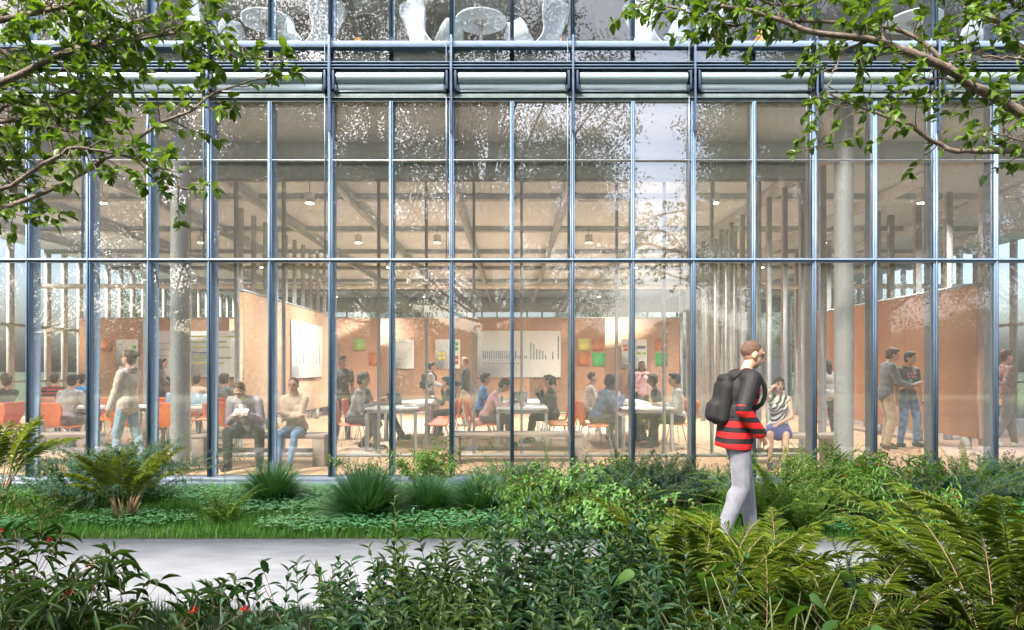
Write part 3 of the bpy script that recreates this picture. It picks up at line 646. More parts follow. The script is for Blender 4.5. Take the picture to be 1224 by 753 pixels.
# ------------------------------------------------------------------ people
SKIN = {'light': plain('light_skin', (.66, .40, .28), .5, var=.06, scale=20), 'tan': plain('tan_skin', (.50, .28, .175), .5, var=.06, scale=20), 'brown': plain('brown_skin', (.22, .115, .07), .5, var=.06, scale=20), 'dark': plain('dark_skin', (.075, .042, .03), .5, var=.06, scale=20)}
HAIRM = {'black': plain('black_hair', (.016, .013, .012), .6, scale=60, var=.4, bump=.8, bscale=90, stretch=(1, 1, .25)), 'brown': plain('brown_hair', (.09, .05, .028), .65, scale=60, var=.4, bump=.9, bscale=90, stretch=(1, 1, .25)), 'blond': plain('blond_hair', (.34, .22, .10), .5, scale=60, var=.3), 'crop': plain('cropped_hair', (.14, .075, .05), .8, scale=60, var=.3)}
def cloth(n, c, **k): return plain(n, c, k.pop('rough', .85), scale=k.pop('scale', 14), var=k.pop('var', .12), bump=.35, bscale=22, sheen=.2, **k)
EYEW = plain('eye_dark', (.02, .015, .012), .25); LIP = plain('lip', (.42, .15, .12), .5); SHOEB = plain('black_shoe', (.018, .017, .017), .45); SHOEW = plain('pale_shoe', (.5, .48, .46), .6); SHOEBR = plain('brown_shoe', (.10, .05, .03), .45)
def rotm(axis, a): return np.array(Matrix.Rotation(a, 3, axis))
def ik(a, b, l1, l2, hint):
    a, b = np.array(a, float), np.array(b, float); d = b-a; L = np.linalg.norm(d); Lm = (l1+l2)*.998
    if L > Lm: b = a+d/L*Lm; d = b-a; L = Lm
    u = d/L; x = (l1*l1-l2*l2+L*L)/(2*L); h = math.sqrt(max(l1*l1-x*x, 0)); hn = np.array(hint, float); hn = hn-u*np.dot(hn, u); hn /= np.linalg.norm(hn)+1e-9
    return a+u*x+hn*h, b
def remesh(mb, name, mat, parent, voxel, sm=3, loc=None):
    o = mb.build(name, mat, None); o.modifiers.new('r', 'REMESH'); r = o.modifiers[0]; r.mode = 'VOXEL'; r.voxel_size = voxel; r.use_smooth_shade = True
    s_ = o.modifiers.new('s', 'SMOOTH'); s_.factor = .5; s_.iterations = sm
    dg = bpy.context.evaluated_depsgraph_get(); me = bpy.data.meshes.new_from_object(o.evaluated_get(dg)); old = o.data
    o.modifiers.clear(); o.data = me; me.name = name; bpy.data.meshes.remove(old)
    if not me.materials: me.materials.append(mat)
    me.polygons.foreach_set('use_smooth', np.ones(len(me.polygons), bool))
    if parent: o.parent = parent
    return o
HANDS = {  # (right target, left target), hints; local coordinates for a 1.75 m body, relative to the chest
}
def person(label, x, y, yaw, H=1.72, sit=False, seat=.455, lean=0, side=0, head=(0, 0), hands=None, feet=None, skin='light', hair=('short', 'brown'), top=('long', None), bottom=('trousers', None), shoe=None,
           fem=False, voxel=.011, face=True, group=None, z0=0.0, over=None, hint=None, girth=1.0):
    k = H/1.75; fem_ = fem
    P = np.array([0, 0, (seat+.085*k) if sit else .945*k])
    ln, sd_ = R(lean), R(side)
    Rt = rotm('Y', sd_)@rotm('X', -ln)       # torso frame: X right, Y forward, Z up
    tf = lambda v: P+Rt@(np.array(v, float)*k)
    hw = .083; sh = .150 if fem else .172
    neck = tf((0, .0, .50)); hp, hy = R(head[0]), R(head[1])
    Rh = rotm('Z', hy)@rotm('X', -ln*.45-hp)   # head pitch: positive looks down
    hd0 = neck+Rh@np.array([0, .015, .075])*k
    hc = hd0+Rh@np.array([0, .012, .085])*k*1.0
    hf = lambda v: hc+Rh@(np.array(v, float)*k)
    # legs
    hips = [P+np.array([s*hw*k, .0, -.03*k]) for s in (-1, 1)]
    if feet is None: feet = [(-.11, .02, .08), (.11, -.03, .08)] if not sit else [(-.12, .43, .08), (.12, .40, .08)]
    lh = hint['knee'] if hint and 'knee' in hint else [(-.12, 1, .35), (.12, 1, .35)]
    legs = [ik(hips[i], np.array(feet[i])*k, .425*k, .425*k, lh[i]) for i in (0, 1)]
    # arms
    shd = [tf((s*sh, -.005, .445)) for s in (-1, 1)]
    if hands is None: hands = [(-.22, .06, .78), (.22, .06, .78)] if not sit else [(-.12, .33, .66), (.12, .33, .66)]
    ah = hint['elbow'] if hint and 'elbow' in hint else [(-.5, -1, -.4), (.5, -1, -.4)]
    arms = [ik(shd[i], np.array(hands[i])*k, .285*k, .25*k, ah[i]) for i in (0, 1)]
    g = girth
    def torso(mb, e, chest=True, hem=0):
        mb.ell(tf((0, -.005, .02)), ((.160 if fem else .152)*k*g+e, .112*k*g+e, .13*k+e), Rt)
        mb.ell(tf((0, 0, .17)), ((.118 if fem else .135)*k*g+e, .092*k*g+e, .15*k+e), Rt)
        mb.ell(tf((0, .0, .33)), ((.135 if fem else .158)*k*g+e, .102*k*g+e, .17*k+e), Rt)
        mb.cap(tf((-sh+.03, -.005, .435)), tf((sh-.03, -.005, .435)), .056*k+e, .056*k+e)
        mb.cap(tf((-.07, -.008, .47)), tf((.07, -.008, .47)), .05*k+e*.7, .05*k+e*.7)
        if fem:
            for s in (-1, 1): mb.ell(tf((s*.065, .085, .325)), (.058*k+e*.5, .05*k+e*.5, .058*k+e*.5), Rt)
    def arm(mb, i, e, full=True, frac=1.0, loose=0):
        el, wr = arms[i]; mb.cap(shd[i], el, (.046 if fem else .054)*k+e, (.036 if fem else .041)*k+e)
        if frac >= 1: mb.cap(el, el+(wr-el)*.97 if full else wr, (.036 if fem else .041)*k+e, (.025 if fem else .029)*k+e+loose)
    # body
    m = MB(); torso(m, -.004)
    m.cap(tf((0, -.012, .45)), hd0, .052*k, .047*k)
    m.ell(hf((0, -.006, .025)), (.071*k, .092*k, .088*k), Rh); m.ell(hf((0, .020, -.035)), (.057*k, .066*k, .078*k), Rh); m.ell(hf((0, .050, -.085)), (.026*k, .026*k, .024*k), Rh)
    m.cap(hf((0, .088, .012)), hf((0, .104, -.030)), .010*k, .015*k, 8)                              # nose
    m.cap(hf((-.03, .083, .030)), hf((.03, .083, .030)), .012*k, .012*k, 8)                           # brow ridge
    m.cap(hf((-.018, .078, -.055)), hf((.018, .078, -.055)), .014*k, .014*k, 8)
    for s in (-1, 1): m.ell(hf((s*.072, -.005, -.008)), (.012*k, .02*k, .032*k), Rh, 8, 6)
    for i in (0, 1):
        s = (-1, 1)[i]; el, wr = arms[i]; arm(m, i, 0)
        # hand: palm, four fingers of different lengths with a bend, a thumb from the side of the palm
        f = unit(wr-el); tgt = np.array([0, .25, 1.0])*k; up = np.array([0, 0, 1.]); a = np.cross(f, up)
        if np.linalg.norm(a) < .3: a = np.array([0., 1., 0.]); 
        a = unit(a-f*np.dot(a, f)); b = np.cross(a, f)    # a across the palm, b palm normal
        Rm = np.stack([a, f, b], 1); pc = wr+f*.045*k; m.ell(pc, (.040*k, .05*k, .017*k), Rm, 10, 7)
        m.cap(wr-f*.01, wr+f*.03*k, .024*k, .026*k, 8)
        for q, (o_, l_) in enumerate(((-.030, .062), (-.010, .072), (.011, .069), (.031, .054))):
            s0 = pc+f*.034*k+a*o_*k; mdp = s0+(f*.9-b*.35+a*o_*2)*l_*.55*k; e_ = mdp+(f*.45-b*.85)*l_*.5*k
            m.cap(s0, mdp, .0095*k, .0088*k, 7); m.cap(mdp, e_, .0088*k, .0078*k, 7)
        t0 = pc-f*.01*k-a*s*.03*k; t1 = t0+(-a*s*.8+f*.7)*.035*k; t2 = t1+(f*.9-b*.4)*.03*k; m.cap(t0, t1, .013*k, .011*k, 7); m.cap(t1, t2, .011*k, .009*k, 7)
        kn, an = legs[i]
        m.cap(hips[i], kn, .082*k, .052*k); m.cap(kn, an, .052*k, .036*k); m.ell(kn+(an-kn)*.3+np.array([0, -.02, 0])*k, (.05*k, .05*k, .10*k), None, 10, 7)
        fd = unit(np.array([s*.18, 1, 0]))
        if hint and 'foot' in hint: fd = unit(np.array(hint['foot'][i], float))
        sole = an*np.array([1, 1, 0])+np.array([0, 0, an[2]-.08*k+.03*k])
        m.cap(an-fd*.03*k-np.array([0, 0, .02*k]), sole+fd*.15*k, .036*k, .026*k)
    root = remesh(m, 'person', SKIN[skin], None, voxel*.8, 2)
    tag(root, label, 'person', group)
    # shoes
    for i in (0, 1):
        kn, an = legs[i]; s = (-1, 1)[i]; fd = unit(np.array([s*.18, 1, 0]))
        if hint and 'foot' in hint: fd = unit(np.array(hint['foot'][i], float))
        bz = an[2]-.08*k; m = MB(); m.cap(an*np.array([1, 1, 0])+np.array([0, 0, bz+.045*k])-fd*.035*k, an*np.array([1, 1, 0])+np.array([0, 0, bz+.04*k])+fd*.14*k, .045*k, .038*k)
        m.ell(an*np.array([1, 1, 0])+np.array([0, 0, bz+.012*k])+fd*.05*k, (.046*k, .046*k, .012*k)); m.ell(an*np.array([1, 1, 0])+np.array([0, 0, bz+.012*k])+fd*.12*k, (.044*k, .055*k, .012*k))
        m.cap(an-np.array([0, 0, .035*k]), an+np.array([0, 0, .0]), .046*k, .042*k)
        remesh(m, 'shoe', shoe or SHOEB, root, .010, 2)
    # trousers or skirt
    bk, bm = bottom
    if bk == 'skirt':
        m = MB(); m.ell(P+np.array([0, 0, -.0]), (.172*k, .135*k, .14*k))
        for i in (0, 1): kn, an = legs[i]; m.cap(hips[i], hips[i]+(kn-hips[i])*.72, .105*k, .10*k)
        mid = (legs[0][0]+legs[1][0])/2; m.cap(P, P+(mid-P)*.8, .11*k, .11*k)
        remesh(m, 'skirt', bm, root, voxel, 3)
    else:
        m = MB(); m.ell(tf((0, -.005, .015)), (.163*k*g, .122*k*g, .125*k), Rt)
        lo = .012 if bk == 'trousers' else .004
        for i in (0, 1):
            kn, an = legs[i]; m.cap(hips[i], kn, .092*k, .064*k+lo); m.cap(kn, an+(kn-an)*(.03 if bk != 'slim' else .08), .064*k+lo if bk != 'slim' else .058*k, (.056*k if bk == 'trousers' else .05*k) if bk != 'slim' else .042*k); m.ell(kn+(an-kn)*.3+np.array([0, -.018, 0])*k, (.058*k, .060*k, .12*k), None, 10, 7)
        remesh(m, 'trousers', bm, root, voxel, 3)
    # top
    tk, tm = top
    m = MB(); e = {'tshirt': .010, 'tank': .008, 'long': .011, 'sweater': .020, 'blazer': .020, 'jacket': .022}[tk]
    torso(m, e)
    if tk in ('blazer', 'jacket', 'sweater', 'long') and not sit: m.ell(tf((0, -.005, -.03)), (.168*k*g+e*.5, .125*k*g+e*.5, .13*k), Rt)
    if tk in ('blazer', 'jacket') and sit:
        for i in (0, 1): m.cap(hips[i]+np.array([0, -.05, 0]), hips[i]+(legs[i][0]-hips[i])*.25+np.array([(-1, 1)[i]*.03, 0, .0])*k, .105*k, .095*k)
    for i in (0, 1):
        el, wr = arms[i]
        if tk == 'tshirt': m.cap(shd[i], shd[i]+(el-shd[i])*.62, .060*k, .058*k)
        elif tk == 'tank': m.cap(tf(((-1, 1)[i]*sh*.75, 0, .445)), tf(((-1, 1)[i]*sh*.85, 0, .44)), .05*k, .05*k)
        else: arm(m, i, e*.9, True, loose=.006 if tk != 'long' else .003); m.ell(el, (.05*k+e*.7,)*3)
    if tk == 'sweater' and over == 'turtleneck': m.cap(tf((0, -.005, .49)), hd0+Rh@np.array([0, .0, -.015])*k, .072*k, .066*k)
    remesh(m, {'tshirt': 't_shirt', 'tank': 'blouse', 'long': 'shirt', 'sweater': 'sweater', 'blazer': 'blazer', 'jacket': 'jacket'}[tk], tm, root, voxel, 3)
    if tk in ('long', 'blazer') :
        m = MB()
        m.cap(tf((-.045, .03, .50)), tf((.045, .03, .50)), .018*k, .018*k, 8); m.cap(tf((-.05, -.02, .515)), tf((.05, -.02, .515)), .02*k, .02*k, 8); m.build('collar', tm if tk == 'long' else PAPER, root, True)
    if tk == 'blazer':
        m = MB(); pf = [tf((0, .135+e*.7, .16)), tf((-.055, .112+e, .46)), tf((.055, .112+e, .46)), tf((0, .11, .47))]
        m.add(pf[:3]+[p-Rt@np.array([0, .03, 0]) for p in pf[:3]], [(0, 2, 1), (0, 1, 4, 3), (1, 2, 5, 4), (2, 0, 3, 5), (3, 4, 5)]); m.build('shirt_front', PAPER, root)
    # hair
    hk, hm = hair; HMt = HAIRM[hm]; m = MB()
    if hk == 'crop': m.ell(hf((0, -.014, .034)), (.074*k, .091*k, .089*k), Rh)
    elif hk == 'afro': m.ell(hf((0, -.025, .045)), (.105*k, .115*k, .115*k), Rh); m.ell(hf((0, -.055, .0)), (.09*k, .08*k, .09*k), Rh)
    else:
        m.ell(hf((0, -.020, .040)), (.081*k, .096*k, .094*k), Rh); m.ell(hf((0, -.045, -.005)), (.073*k, .066*k, .085*k), Rh)
        m.ell(hf((.018, .050, .098)), (.052*k, .045*k, .028*k), Rh)
    if hk == 'long':
        m.cap(hf((0, -.06, .0)), hf((0, -.075, -.17)), .075*k, .06*k)
        for s in (-1, 1): m.cap(hf((s*.066, -.02, .02)), hf((s*.07, -.03, -.15)), .028*k, .03*k)
    if hk == 'bob':
        for s in (-1, 1): m.cap(hf((s*.066, -.015, .03)), hf((s*.068, -.015, -.06)), .026*k, .024*k)
        m.cap(hf((-.04, .078, .072)), hf((.045, .076, .07)), .022*k, .024*k)
    if hk == 'bun': m.ell(hf((0, -.115, .075)), (.042*k,)*3)
    if hk == 'tail': m.ell(hf((0, -.105, .06)), (.035*k,)*3); m.cap(hf((0, -.12, .05)), hf((0, -.135, -.09)), .03*k, .016*k)
    remesh(m, 'hair', HMt, root, .008, 1)
    if face:
        for s in (-1, 1):
            MB().ell(hf((s*.030, .0835, .008)), (.0125*k, .008*k, .0065*k), Rh, 10, 6).build('eye', EYEW, root, True)
            m = MB(); m.cap(hf((s*.018, .093, .031)), hf((s*.045, .083, .030)), .0045*k, .0035*k, 6); m.build('eyebrow', HMt, root, True)
        m = MB(); m.ell(hf((0, .089, -.058)), (.024*k, .009*k, .0065*k), Rh, 10, 6); m.build('mouth', LIP, root, True)
    root.location = (x, y, z0); root.rotation_euler.z = R(yaw)
    info = dict(root=root, hc=hc, Rh=Rh, tf=tf, Rt=Rt, P=P, k=k, hands=[a[1] for a in arms], hf=hf, legs=legs, shd=shd, arms=arms)
    return info
def seated(label, px, d, yaw, chl=None, **kw):
    x = px2x(px, d); a = R(yaw)
    if chl: chair(x+math.sin(a)*.02, d-math.cos(a)*.02, yaw, chl)
    return person(label, x, d, yaw, sit=True, **kw)
C = dict(grey=cloth('grey_cotton', (.40, .40, .41)), black=cloth('black_cotton', (.022, .022, .024)), white=cloth('white_cotton', (.70, .69, .67)), blue=cloth('bright_blue_cotton', (.05, .24, .55)), steel=cloth('steel_blue_knit', (.13, .22, .36)),
         pink=cloth('pink_cotton', (.66, .40, .42)), dkgrey=cloth('charcoal_cotton', (.11, .10, .10)), beige=cloth('beige_knit', (.76, .57, .41)), cream=cloth('cream_wool', (.74, .65, .56)), lilac=cloth('lilac_grey_wool', (.50, .44, .49)),
         jeans=cloth('blue_denim', (.14, .27, .46), var=.3, scale=9), ljeans=cloth('light_denim', (.38, .54, .70), var=.15), djeans=cloth('dark_denim', (.03, .045, .075), var=.3), khaki=cloth('khaki_cotton', (.42, .33, .19)), blk=cloth('black_trouser_cloth', (.02, .019, .02)),
         gtr=cloth('grey_trouser_cloth', (.13, .12, .115)), ltr=cloth('pale_trouser_cloth', (.46, .42, .36)), wool=cloth('grey_blazer_wool', (.15, .155, .165)), navy=cloth('blue_skirt_cloth', (.045, .045, .24)), walkt=cloth('grey_walking_trousers', (.20, .21, .25)))
PLAID = stripemat('red_plaid', ((.40, .02, .02), (.02, .015, .015)), 'Z', .07, distort=2)
ZEBRA = stripemat('zebra_stripe', ((.75, .75, .73), (.015, .015, .02)), 'DIAGONAL', .042, distort=1.6)
REDST = stripemat('red_black_stripe', ((.60, .008, .012), (.012, .008, .01)), 'Z', .095, widths=.52)
PATT = stripemat('small_pattern', ((.30, .10, .10), (.10, .12, .12)), 'DIAGONAL', .05, distort=6)
ODD = None

# --- corridor behind the glass
p = person('woman standing close to the glass at left in a cream jacket, scarf and light jeans', px2x(152, 9.3), 9.3, 82, 1.68, lean=-3, head=(-8, 4), fem=True, hair=('bun', 'brown'), top=('jacket', C['cream']), bottom=('slim', C['ljeans']), shoe=SHOEW, voxel=.008,
           hands=[(-.17, .17, .83), (.19, .14, .80)], feet=[(-.06, .16, .08), (.08, -.22, .09)], hint={'elbow': [(-.4, -1, -.1), (.4, -1, -.1)], 'knee': [(0, 1, .1), (0, 1, .1)], 'foot': [(-.1, 1, 0), (.1, 1, 0)]})
SC = cloth('pink_grey_scarf', (.40, .31, .33), scale=30, var=.35); tf = p['tf']; m = MB()
th = np.linspace(0, 2*PI, 22)
m.tube([tf((math.cos(a)*.085, math.sin(a)*.085+.01, .505+.012*math.sin(3*a))) for a in th], .034, 10); m.tube([tf((math.cos(a)*.10, math.sin(a)*.10+.028, .47-.05*max(0, math.sin(a)))) for a in th], .034, 10)
m.tube([tf(v) for v in ((.04, .12, .46), (.03, .16, .38), (.0, .165, .28), (-.03, .16, .16))], [.035, .04, .036, .03], 10); m.tube([tf(v) for v in ((-.05, .11, .45), (-.05, .15, .36), (-.06, .15, .24), (-.05, .15, .10))], [.035, .036, .034, .03], 10)
remesh(m, 'scarf', SC, p['root'], .010, 3)
m = MB(); m.ell(tf((0, .01, .0)), (.160*p['k'], .112*p['k'], .11*p['k']), p['Rt']); remesh(m, 'undershirt', cloth('mint_cotton', (.48, .58, .58)), p['root'], .010)

p = seated('man in a lilac grey blazer reading a small book on the bench', 297, 9.72, 188, None, H=1.80, seat=.455, lean=30, head=(26, -12), skin='light', hair=('crop', 'crop'), top=('blazer', C['lilac']), bottom=('trousers', C['blk']), voxel=.008,
           hands=[(-.10, .40, .73), (.07, .41, .73)], feet=[(-.22, .30, .08), (.15, .48, .08)], hint={'elbow': [(-.45, -.6, -.9), (.45, -.6, -.9)], 'knee': [(-.35, 1, .5), (.25, 1, .5)]})
h = (p['hands'][0]+p['hands'][1])/2; mw = Matrix.Translation(p['root'].location)@Matrix.Rotation(p['root'].rotation_euler.z, 4, 'Z'); hp_ = mw@Vector(h+np.array([0, .06, .035]))
t = thing('open_book', 'small open book with a coloured cover held by the man on the bench', 'book', tuple(hp_)); t.rotation_euler = (R(40), 0, R(8)); t.scale = (.85,)*3
V, Fq = shell_patch(interp([(-.115, .012), (-.06, .022), (-.003, 0), (.003, 0), (.06, .022), (.115, .012)], 13), lambda u: .17, 2, .006, 0); MB().add(V[:, [1, 0, 2]], Fq).build('pages', PAPER, t)
MB().box((-.116, -.088, -.012), (.116, .088, -.006)).build('cover', plain('book_cover', (.45, .06, .04), .4, col2=(.5, .4, .06), scale=15), t)

p = seated('smiling woman in a beige turtleneck with folded arms on the bench', 353, 9.72, 186, None, H=1.68, seat=.455, lean=10, head=(-2, -5), fem=True, skin='light', hair=('crop', 'brown'), top=('sweater', C['beige']), over='turtleneck', bottom=('slim', C['jeans']), shoe=SHOEBR, voxel=.008, girth=1.1,
           hands=[(.13, .25, .80), (-.13, .27, .77)], feet=[(-.02, .50, .08), (.14, .46, .08)], hint={'elbow': [(-1, -.1, -.6), (1, -.1, -.6)], 'knee': [(-.1, 1, .5), (.1, 1, .5)]})
p = seated('smiling woman in a black and white striped top and blue skirt on the right bench', 930, 9.72, 170, None, H=1.66, lean=4, head=(-8, 2), fem=True, skin='light', hair=('bob', 'black'), top=('tank', ZEBRA), bottom=('skirt', C['navy']), shoe=SHOEB, voxel=.008,
           hands=[(.05, .22, .63), (-.03, .0, 0)], feet=[(.05, .52, .08), (.20, .42, .10)], hint={'elbow': [(-1, -.1, -.6), (.9, .3, -.7)], 'knee': [(.2, 1, .6), (.3, 1, .5)]}) if False else \
    seated('smiling woman in a black and white striped top and blue skirt on the right bench', 930, 9.72, 172, None, H=1.66, lean=4, head=(-8, 2), fem=True, skin='light', hair=('bob', 'black'), top=('tank', ZEBRA), bottom=('skirt', C['navy']), shoe=SHOEB, voxel=.008,
           hands=[(.04, .26, .66), (.115, .13, 1.18)], feet=[(.02, .50, .08), (.22, .44, .08)], hint={'elbow': [(-1, -.1, -.6), (.8, .5, -1)], 'knee': [(.15, 1, .6), (.3, 1, .5)]})
# --- room
G = 'people in the meeting room'
person('woman in a grey sweater and black slim trousers seen from behind near the right column', px2x(989.5, 14.0), 14.0, 8, 1.60, fem=True, hair=('long', 'black'), top=('sweater', C['grey']), bottom=('slim', C['blk']), face=False, group=G, hands=[(-.20, .12, .98), (.20, .14, .98)])
p = person('man in a grey blazer and khaki trousers holding out papers', px2x(1059, 11.8), 11.8, -98, 1.80, lean=4, head=(12, 0), hair=('short', 'brown'), top=('blazer', C['wool']), bottom=('trousers', C['khaki']), shoe=SHOEBR, group=G, voxel=.009, hands=[(-.10, .38, 1.08), (.12, .36, 1.06)])
t = thing('paper_bundle', 'white papers held between the two standing men at right', 'papers', (px2x(1088, 11.68), 11.68, 1.10)); t.rotation_euler = (R(-12), R(-20), R(-18)); MB().box((-.17, -.13, 0), (.17, .13, .006)).build('sheet', PAPER, t); MB().box((-.16, -.12, .008), (.18, .14, .012)).build('sheet', PAPER, t)
p = person('young man in a printed dark grey t-shirt and jeans beside the man in the blazer', px2x(1087, 12.0), 12.05, 186, 1.73, head=(6, 28), skin='tan', hair=('short', 'black'), top=('tshirt', C['dkgrey']), bottom=('trousers', C['jeans']), group=G, voxel=.009, hands=[(-.24, .05, .80), (.25, .05, .80)], feet=[(-.14, .03, .08), (.15, .0, .08)])
tf = p['tf']; m = MB(); k = p['k']
PR = plain('shirt_print_pink', (.62, .28, .30), .7); PT = plain('shirt_print_teal', (.10, .30, .32), .7); PK = plain('shirt_print_red', (.45, .08, .06), .7)
for (u0, u1, v0, v1, mt) in ((-.085, -.055, .36, .40, PR), (-.045, -.01, .36, .40, PR), (.0, .03, .36, .40, PR), (.04, .085, .36, .40, PR), (-.075, .0, .30, .345, PR), (.01, .075, .31, .345, PR), (-.05, .05, .20, .285, PT), (-.03, .08, .16, .20, PT), (-.085, -.05, .09, .11, PK), (-.035, -.005, .09, .11, PK), (.01, .04, .09, .11, PK), (.055, .085, .09, .11, PK)):
    q = MB(); yv = .112 if v0 > .25 else .112; a = [tf((u0, yv, v0)), tf((u1, yv, v0)), tf((u1, yv, v1)), tf((u0, yv, v1))]; b = [x_-np.array([0, .03, 0]) for x_ in a]; q.add(a+b, [(0, 1, 2, 3), (7, 6, 5, 4), (0, 4, 5, 1), (1, 5, 6, 2), (2, 6, 7, 3), (3, 7, 4, 0)]); q.build('shirt_print', mt, p['root'])
person('man in a patterned shirt and dark trousers walking off at the right edge', px2x(1201, 11.8), 11.8, -95, 1.76, hair=('short', 'brown'), top=('long', PATT), bottom=('trousers', C['gtr']), shoe=SHOEW, group=G, hands=[(-.2, .15, .82), (.2, -.2, .84)], feet=[(-.08, .22, .08), (.08, -.25, .12)], hint={'knee': [(0, 1, .2), (0, 1, .1)]})
seated('man in a white shirt seen from behind on an orange chair at the far left', 77, 11.3, -6, 'orange chair under the man in the white shirt seen from behind', H=1.78, lean=18, hair=('short', 'black'), top=('long', C['grey']), bottom=('trousers', C['gtr']), face=False, group=G, hands=[(-.15, .38, .78), (.20, .40, .78)], girth=1.1)
seated('person in a red plaid shirt behind the white shirted man, far left', 63, 13.4, 8, 'orange chair under the person in red plaid', H=1.74, lean=6, hair=('short', 'brown'), top=('long', PLAID), bottom=('trousers', C['blk']), face=False, group=G)
seated('person in a blue t-shirt seen from behind at the far left table', 95, 13.6, -5, 'orange chair under the person in blue at the left', H=1.70, lean=6, hair=('short', 'black'), top=('tshirt', C['blue']), bottom=('trousers', C['blk']), face=False, group=G)
seated('man in black reclining on a chair at the left edge', 2, 11.4, 70, 'orange chair under the man in black at the left edge', H=1.76, lean=-8, head=(-10, 0), hair=('short', 'brown'), top=('long', C['black']), bottom=('trousers', C['blk']), group=G, feet=[(-.12, .6, .08), (.12, .55, .08)])
person('presenter in dark clothes pointing at the narrow board left of the column', px2x(193, 15.5), 15.5, -70, 1.66, fem=True, hair=('long', 'black'), top=('long', C['dkgrey']), bottom=('trousers', C['blk']), group=G, hands=[(-.1, .42, 1.12), (.12, .35, 1.05)])
seated('person in beige at the laptop table right of the left column', 235, 13.6, 4, 'orange chair under the person in beige near the left column', H=1.68, fem=True, hair=('short', 'brown'), top=('sweater', C['beige']), bottom=('trousers', C['blk']), face=False, group=G)
seated('person in grey with dark hair left of the reading man', 267, 13.2, -3, 'orange chair under the person in grey left of the reading man', H=1.72, fem=True, hair=('bob', 'black'), top=('long', C['wool']), bottom=('trousers', C['blk']), face=False, group=G)
person('young man in a grey t-shirt and dark jeans standing by the plywood partition', px2x(409, 13.2), 13.2, 204, 1.68, skin='tan', hair=('short', 'black'), top=('tshirt', C['dkgrey']), bottom=('trousers', C['djeans']), group=G, head=(0, 18))
seated('man in a grey long sleeved shirt at the near end of the left centre table', 422, 11.75, -88, 'orange chair under the man in the grey shirt', H=1.78, lean=16, head=(-2, 0), skin='tan', hair=('short', 'black'), top=('long', C['grey']), bottom=('trousers', C['gtr']), group=G, voxel=.009, hands=[(-.16, .26, .72), (.10, .38, .78)], feet=[(-.1, .14, .08), (.10, .42, .08)])
seated('bearded man in a black t-shirt leaning back at the left centre table', 441, 13.1, -72, 'orange chair under the bearded man in black', H=1.78, lean=-10, head=(-4, 0), skin='tan', hair=('short', 'black'), top=('tshirt', C['black']), bottom=('trousers', C['blk']), group=G, hands=[(-.05, .24, .76), (.10, .26, .80)], feet=[(-.1, .66, .08), (.12, .60, .08)])
p = person('standing woman with a dark backpack and grey top facing the blond older woman', px2x(515, 16.6), 16.6, -84, 1.58, fem=True, hair=('bun', 'black'), top=('long', C['grey']), bottom=('trousers', C['dkgrey']), group=G, hands=[(-.1, .36, 1.10), (.1, .34, 1.06)])
BAGM = plain('black_backpack_cloth', (.008, .008, .009), .75, bump=.4)
def backpack(p, label, sc=1.0):
    tf = p['tf']; m = MB(); Rt4 = Matrix.Translation(tf((0, 0, 0)))@Matrix(p['Rt'].tolist()).to_4x4()
    m.box((-.13*sc, -.10-.13*sc, .03), (.13*sc, -.09, .43), M4=Rt4, bev=.045*sc); m.box((-.10*sc, -.10-.18*sc, .05), (.10*sc, -.11, .24), M4=Rt4, bev=.035*sc); m.ell(tf((0, -.16, .42)), (.11*sc, .07*sc, .05*sc), p['Rt'])
    o = remesh(m, 'backpack', BAGM, None, .012, 10); tag(o, label, 'backpack'); o.location = p['root'].location; o.rotation_euler = p['root'].rotation_euler
    for s in (-1, 1): MB().tube([tf(v) for v in interp([(s*.09, -.13, .42), (s*.105, -.06, .505), (s*.11, .06, .49), (s*.12, .14, .38), (s*.13, .11, .24), (s*.12, -.06, .14)], 14)], .019, 8).build('strap', BAGM, o, True)
backpack(p, 'small dark backpack worn by the woman facing the blond woman')
seated('woman in black with a dark bun reaching over the table with the magazines', 546, 13.8, 80, 'orange chair under the woman in black with the bun', H=1.66, lean=22, fem=True, hair=('bun', 'black'), top=('long', C['black']), bottom=('trousers', C['blk']), group=G, hands=[(-.05, .48, .84), (.1, .36, 1.0)])
person('older blond woman in a black sweater and pale trousers standing by the wide chart', px2x(557, 16.4), 16.4, 82, 1.70, fem=True, hair=('short', 'blond'), top=('sweater', C['black']), bottom=('trousers', C['ltr']), group=G, hands=[(-.1, .30, 1.08), (.1, .28, 1.02)], shoe=SHOEW)
seated('man in a bright blue t-shirt behind the man in pink', 574, 13.6, -80, 'orange chair under the man in bright blue', H=1.74, lean=8, skin='tan', hair=('short', 'black'), top=('tshirt', C['blue']), bottom=('trousers', C['blk']), group=G)
p = seated('man in a pink shirt and tie bent over his writing at the middle table', 580, 11.85, -86, 'orange chair under the man in pink', H=1.76, lean=26, head=(26, 0), skin='tan', hair=('short', 'black'), top=('long', C['pink']), bottom=('trousers', C['gtr']), group=G, voxel=.009, hands=[(-.06, .44, .80), (.14, .42, .80)])
m = MB(); m.tube([p['tf'](v) for v in ((0, .10, .47), (0, .125, .38), (0, .13, .22))], [.014, .022, .028], 6); m.build('tie', C['dkgrey'], p['root'], True)
seated('woman in black with long dark hair resting her chin at the middle table', 662, 12.6, 84, 'orange chair under the woman in black at the middle table', H=1.68, lean=8, head=(0, 0), fem=True, hair=('tail', 'black'), top=('long', C['black']), bottom=('slim', C['blk']), group=G, hands=[(-.05, .24, 1.02), (.10, .34, .98)], feet=[(-.1, .5, .08), (.1, .44, .08)])
seated('balding man in a white shirt at the far left side of the right table', 703, 13.1, -85, 'orange chair under the balding man in white', H=1.80, lean=6, hair=('crop', 'brown'), top=('long', C['white']), bottom=('trousers', C['gtr']), group=G)
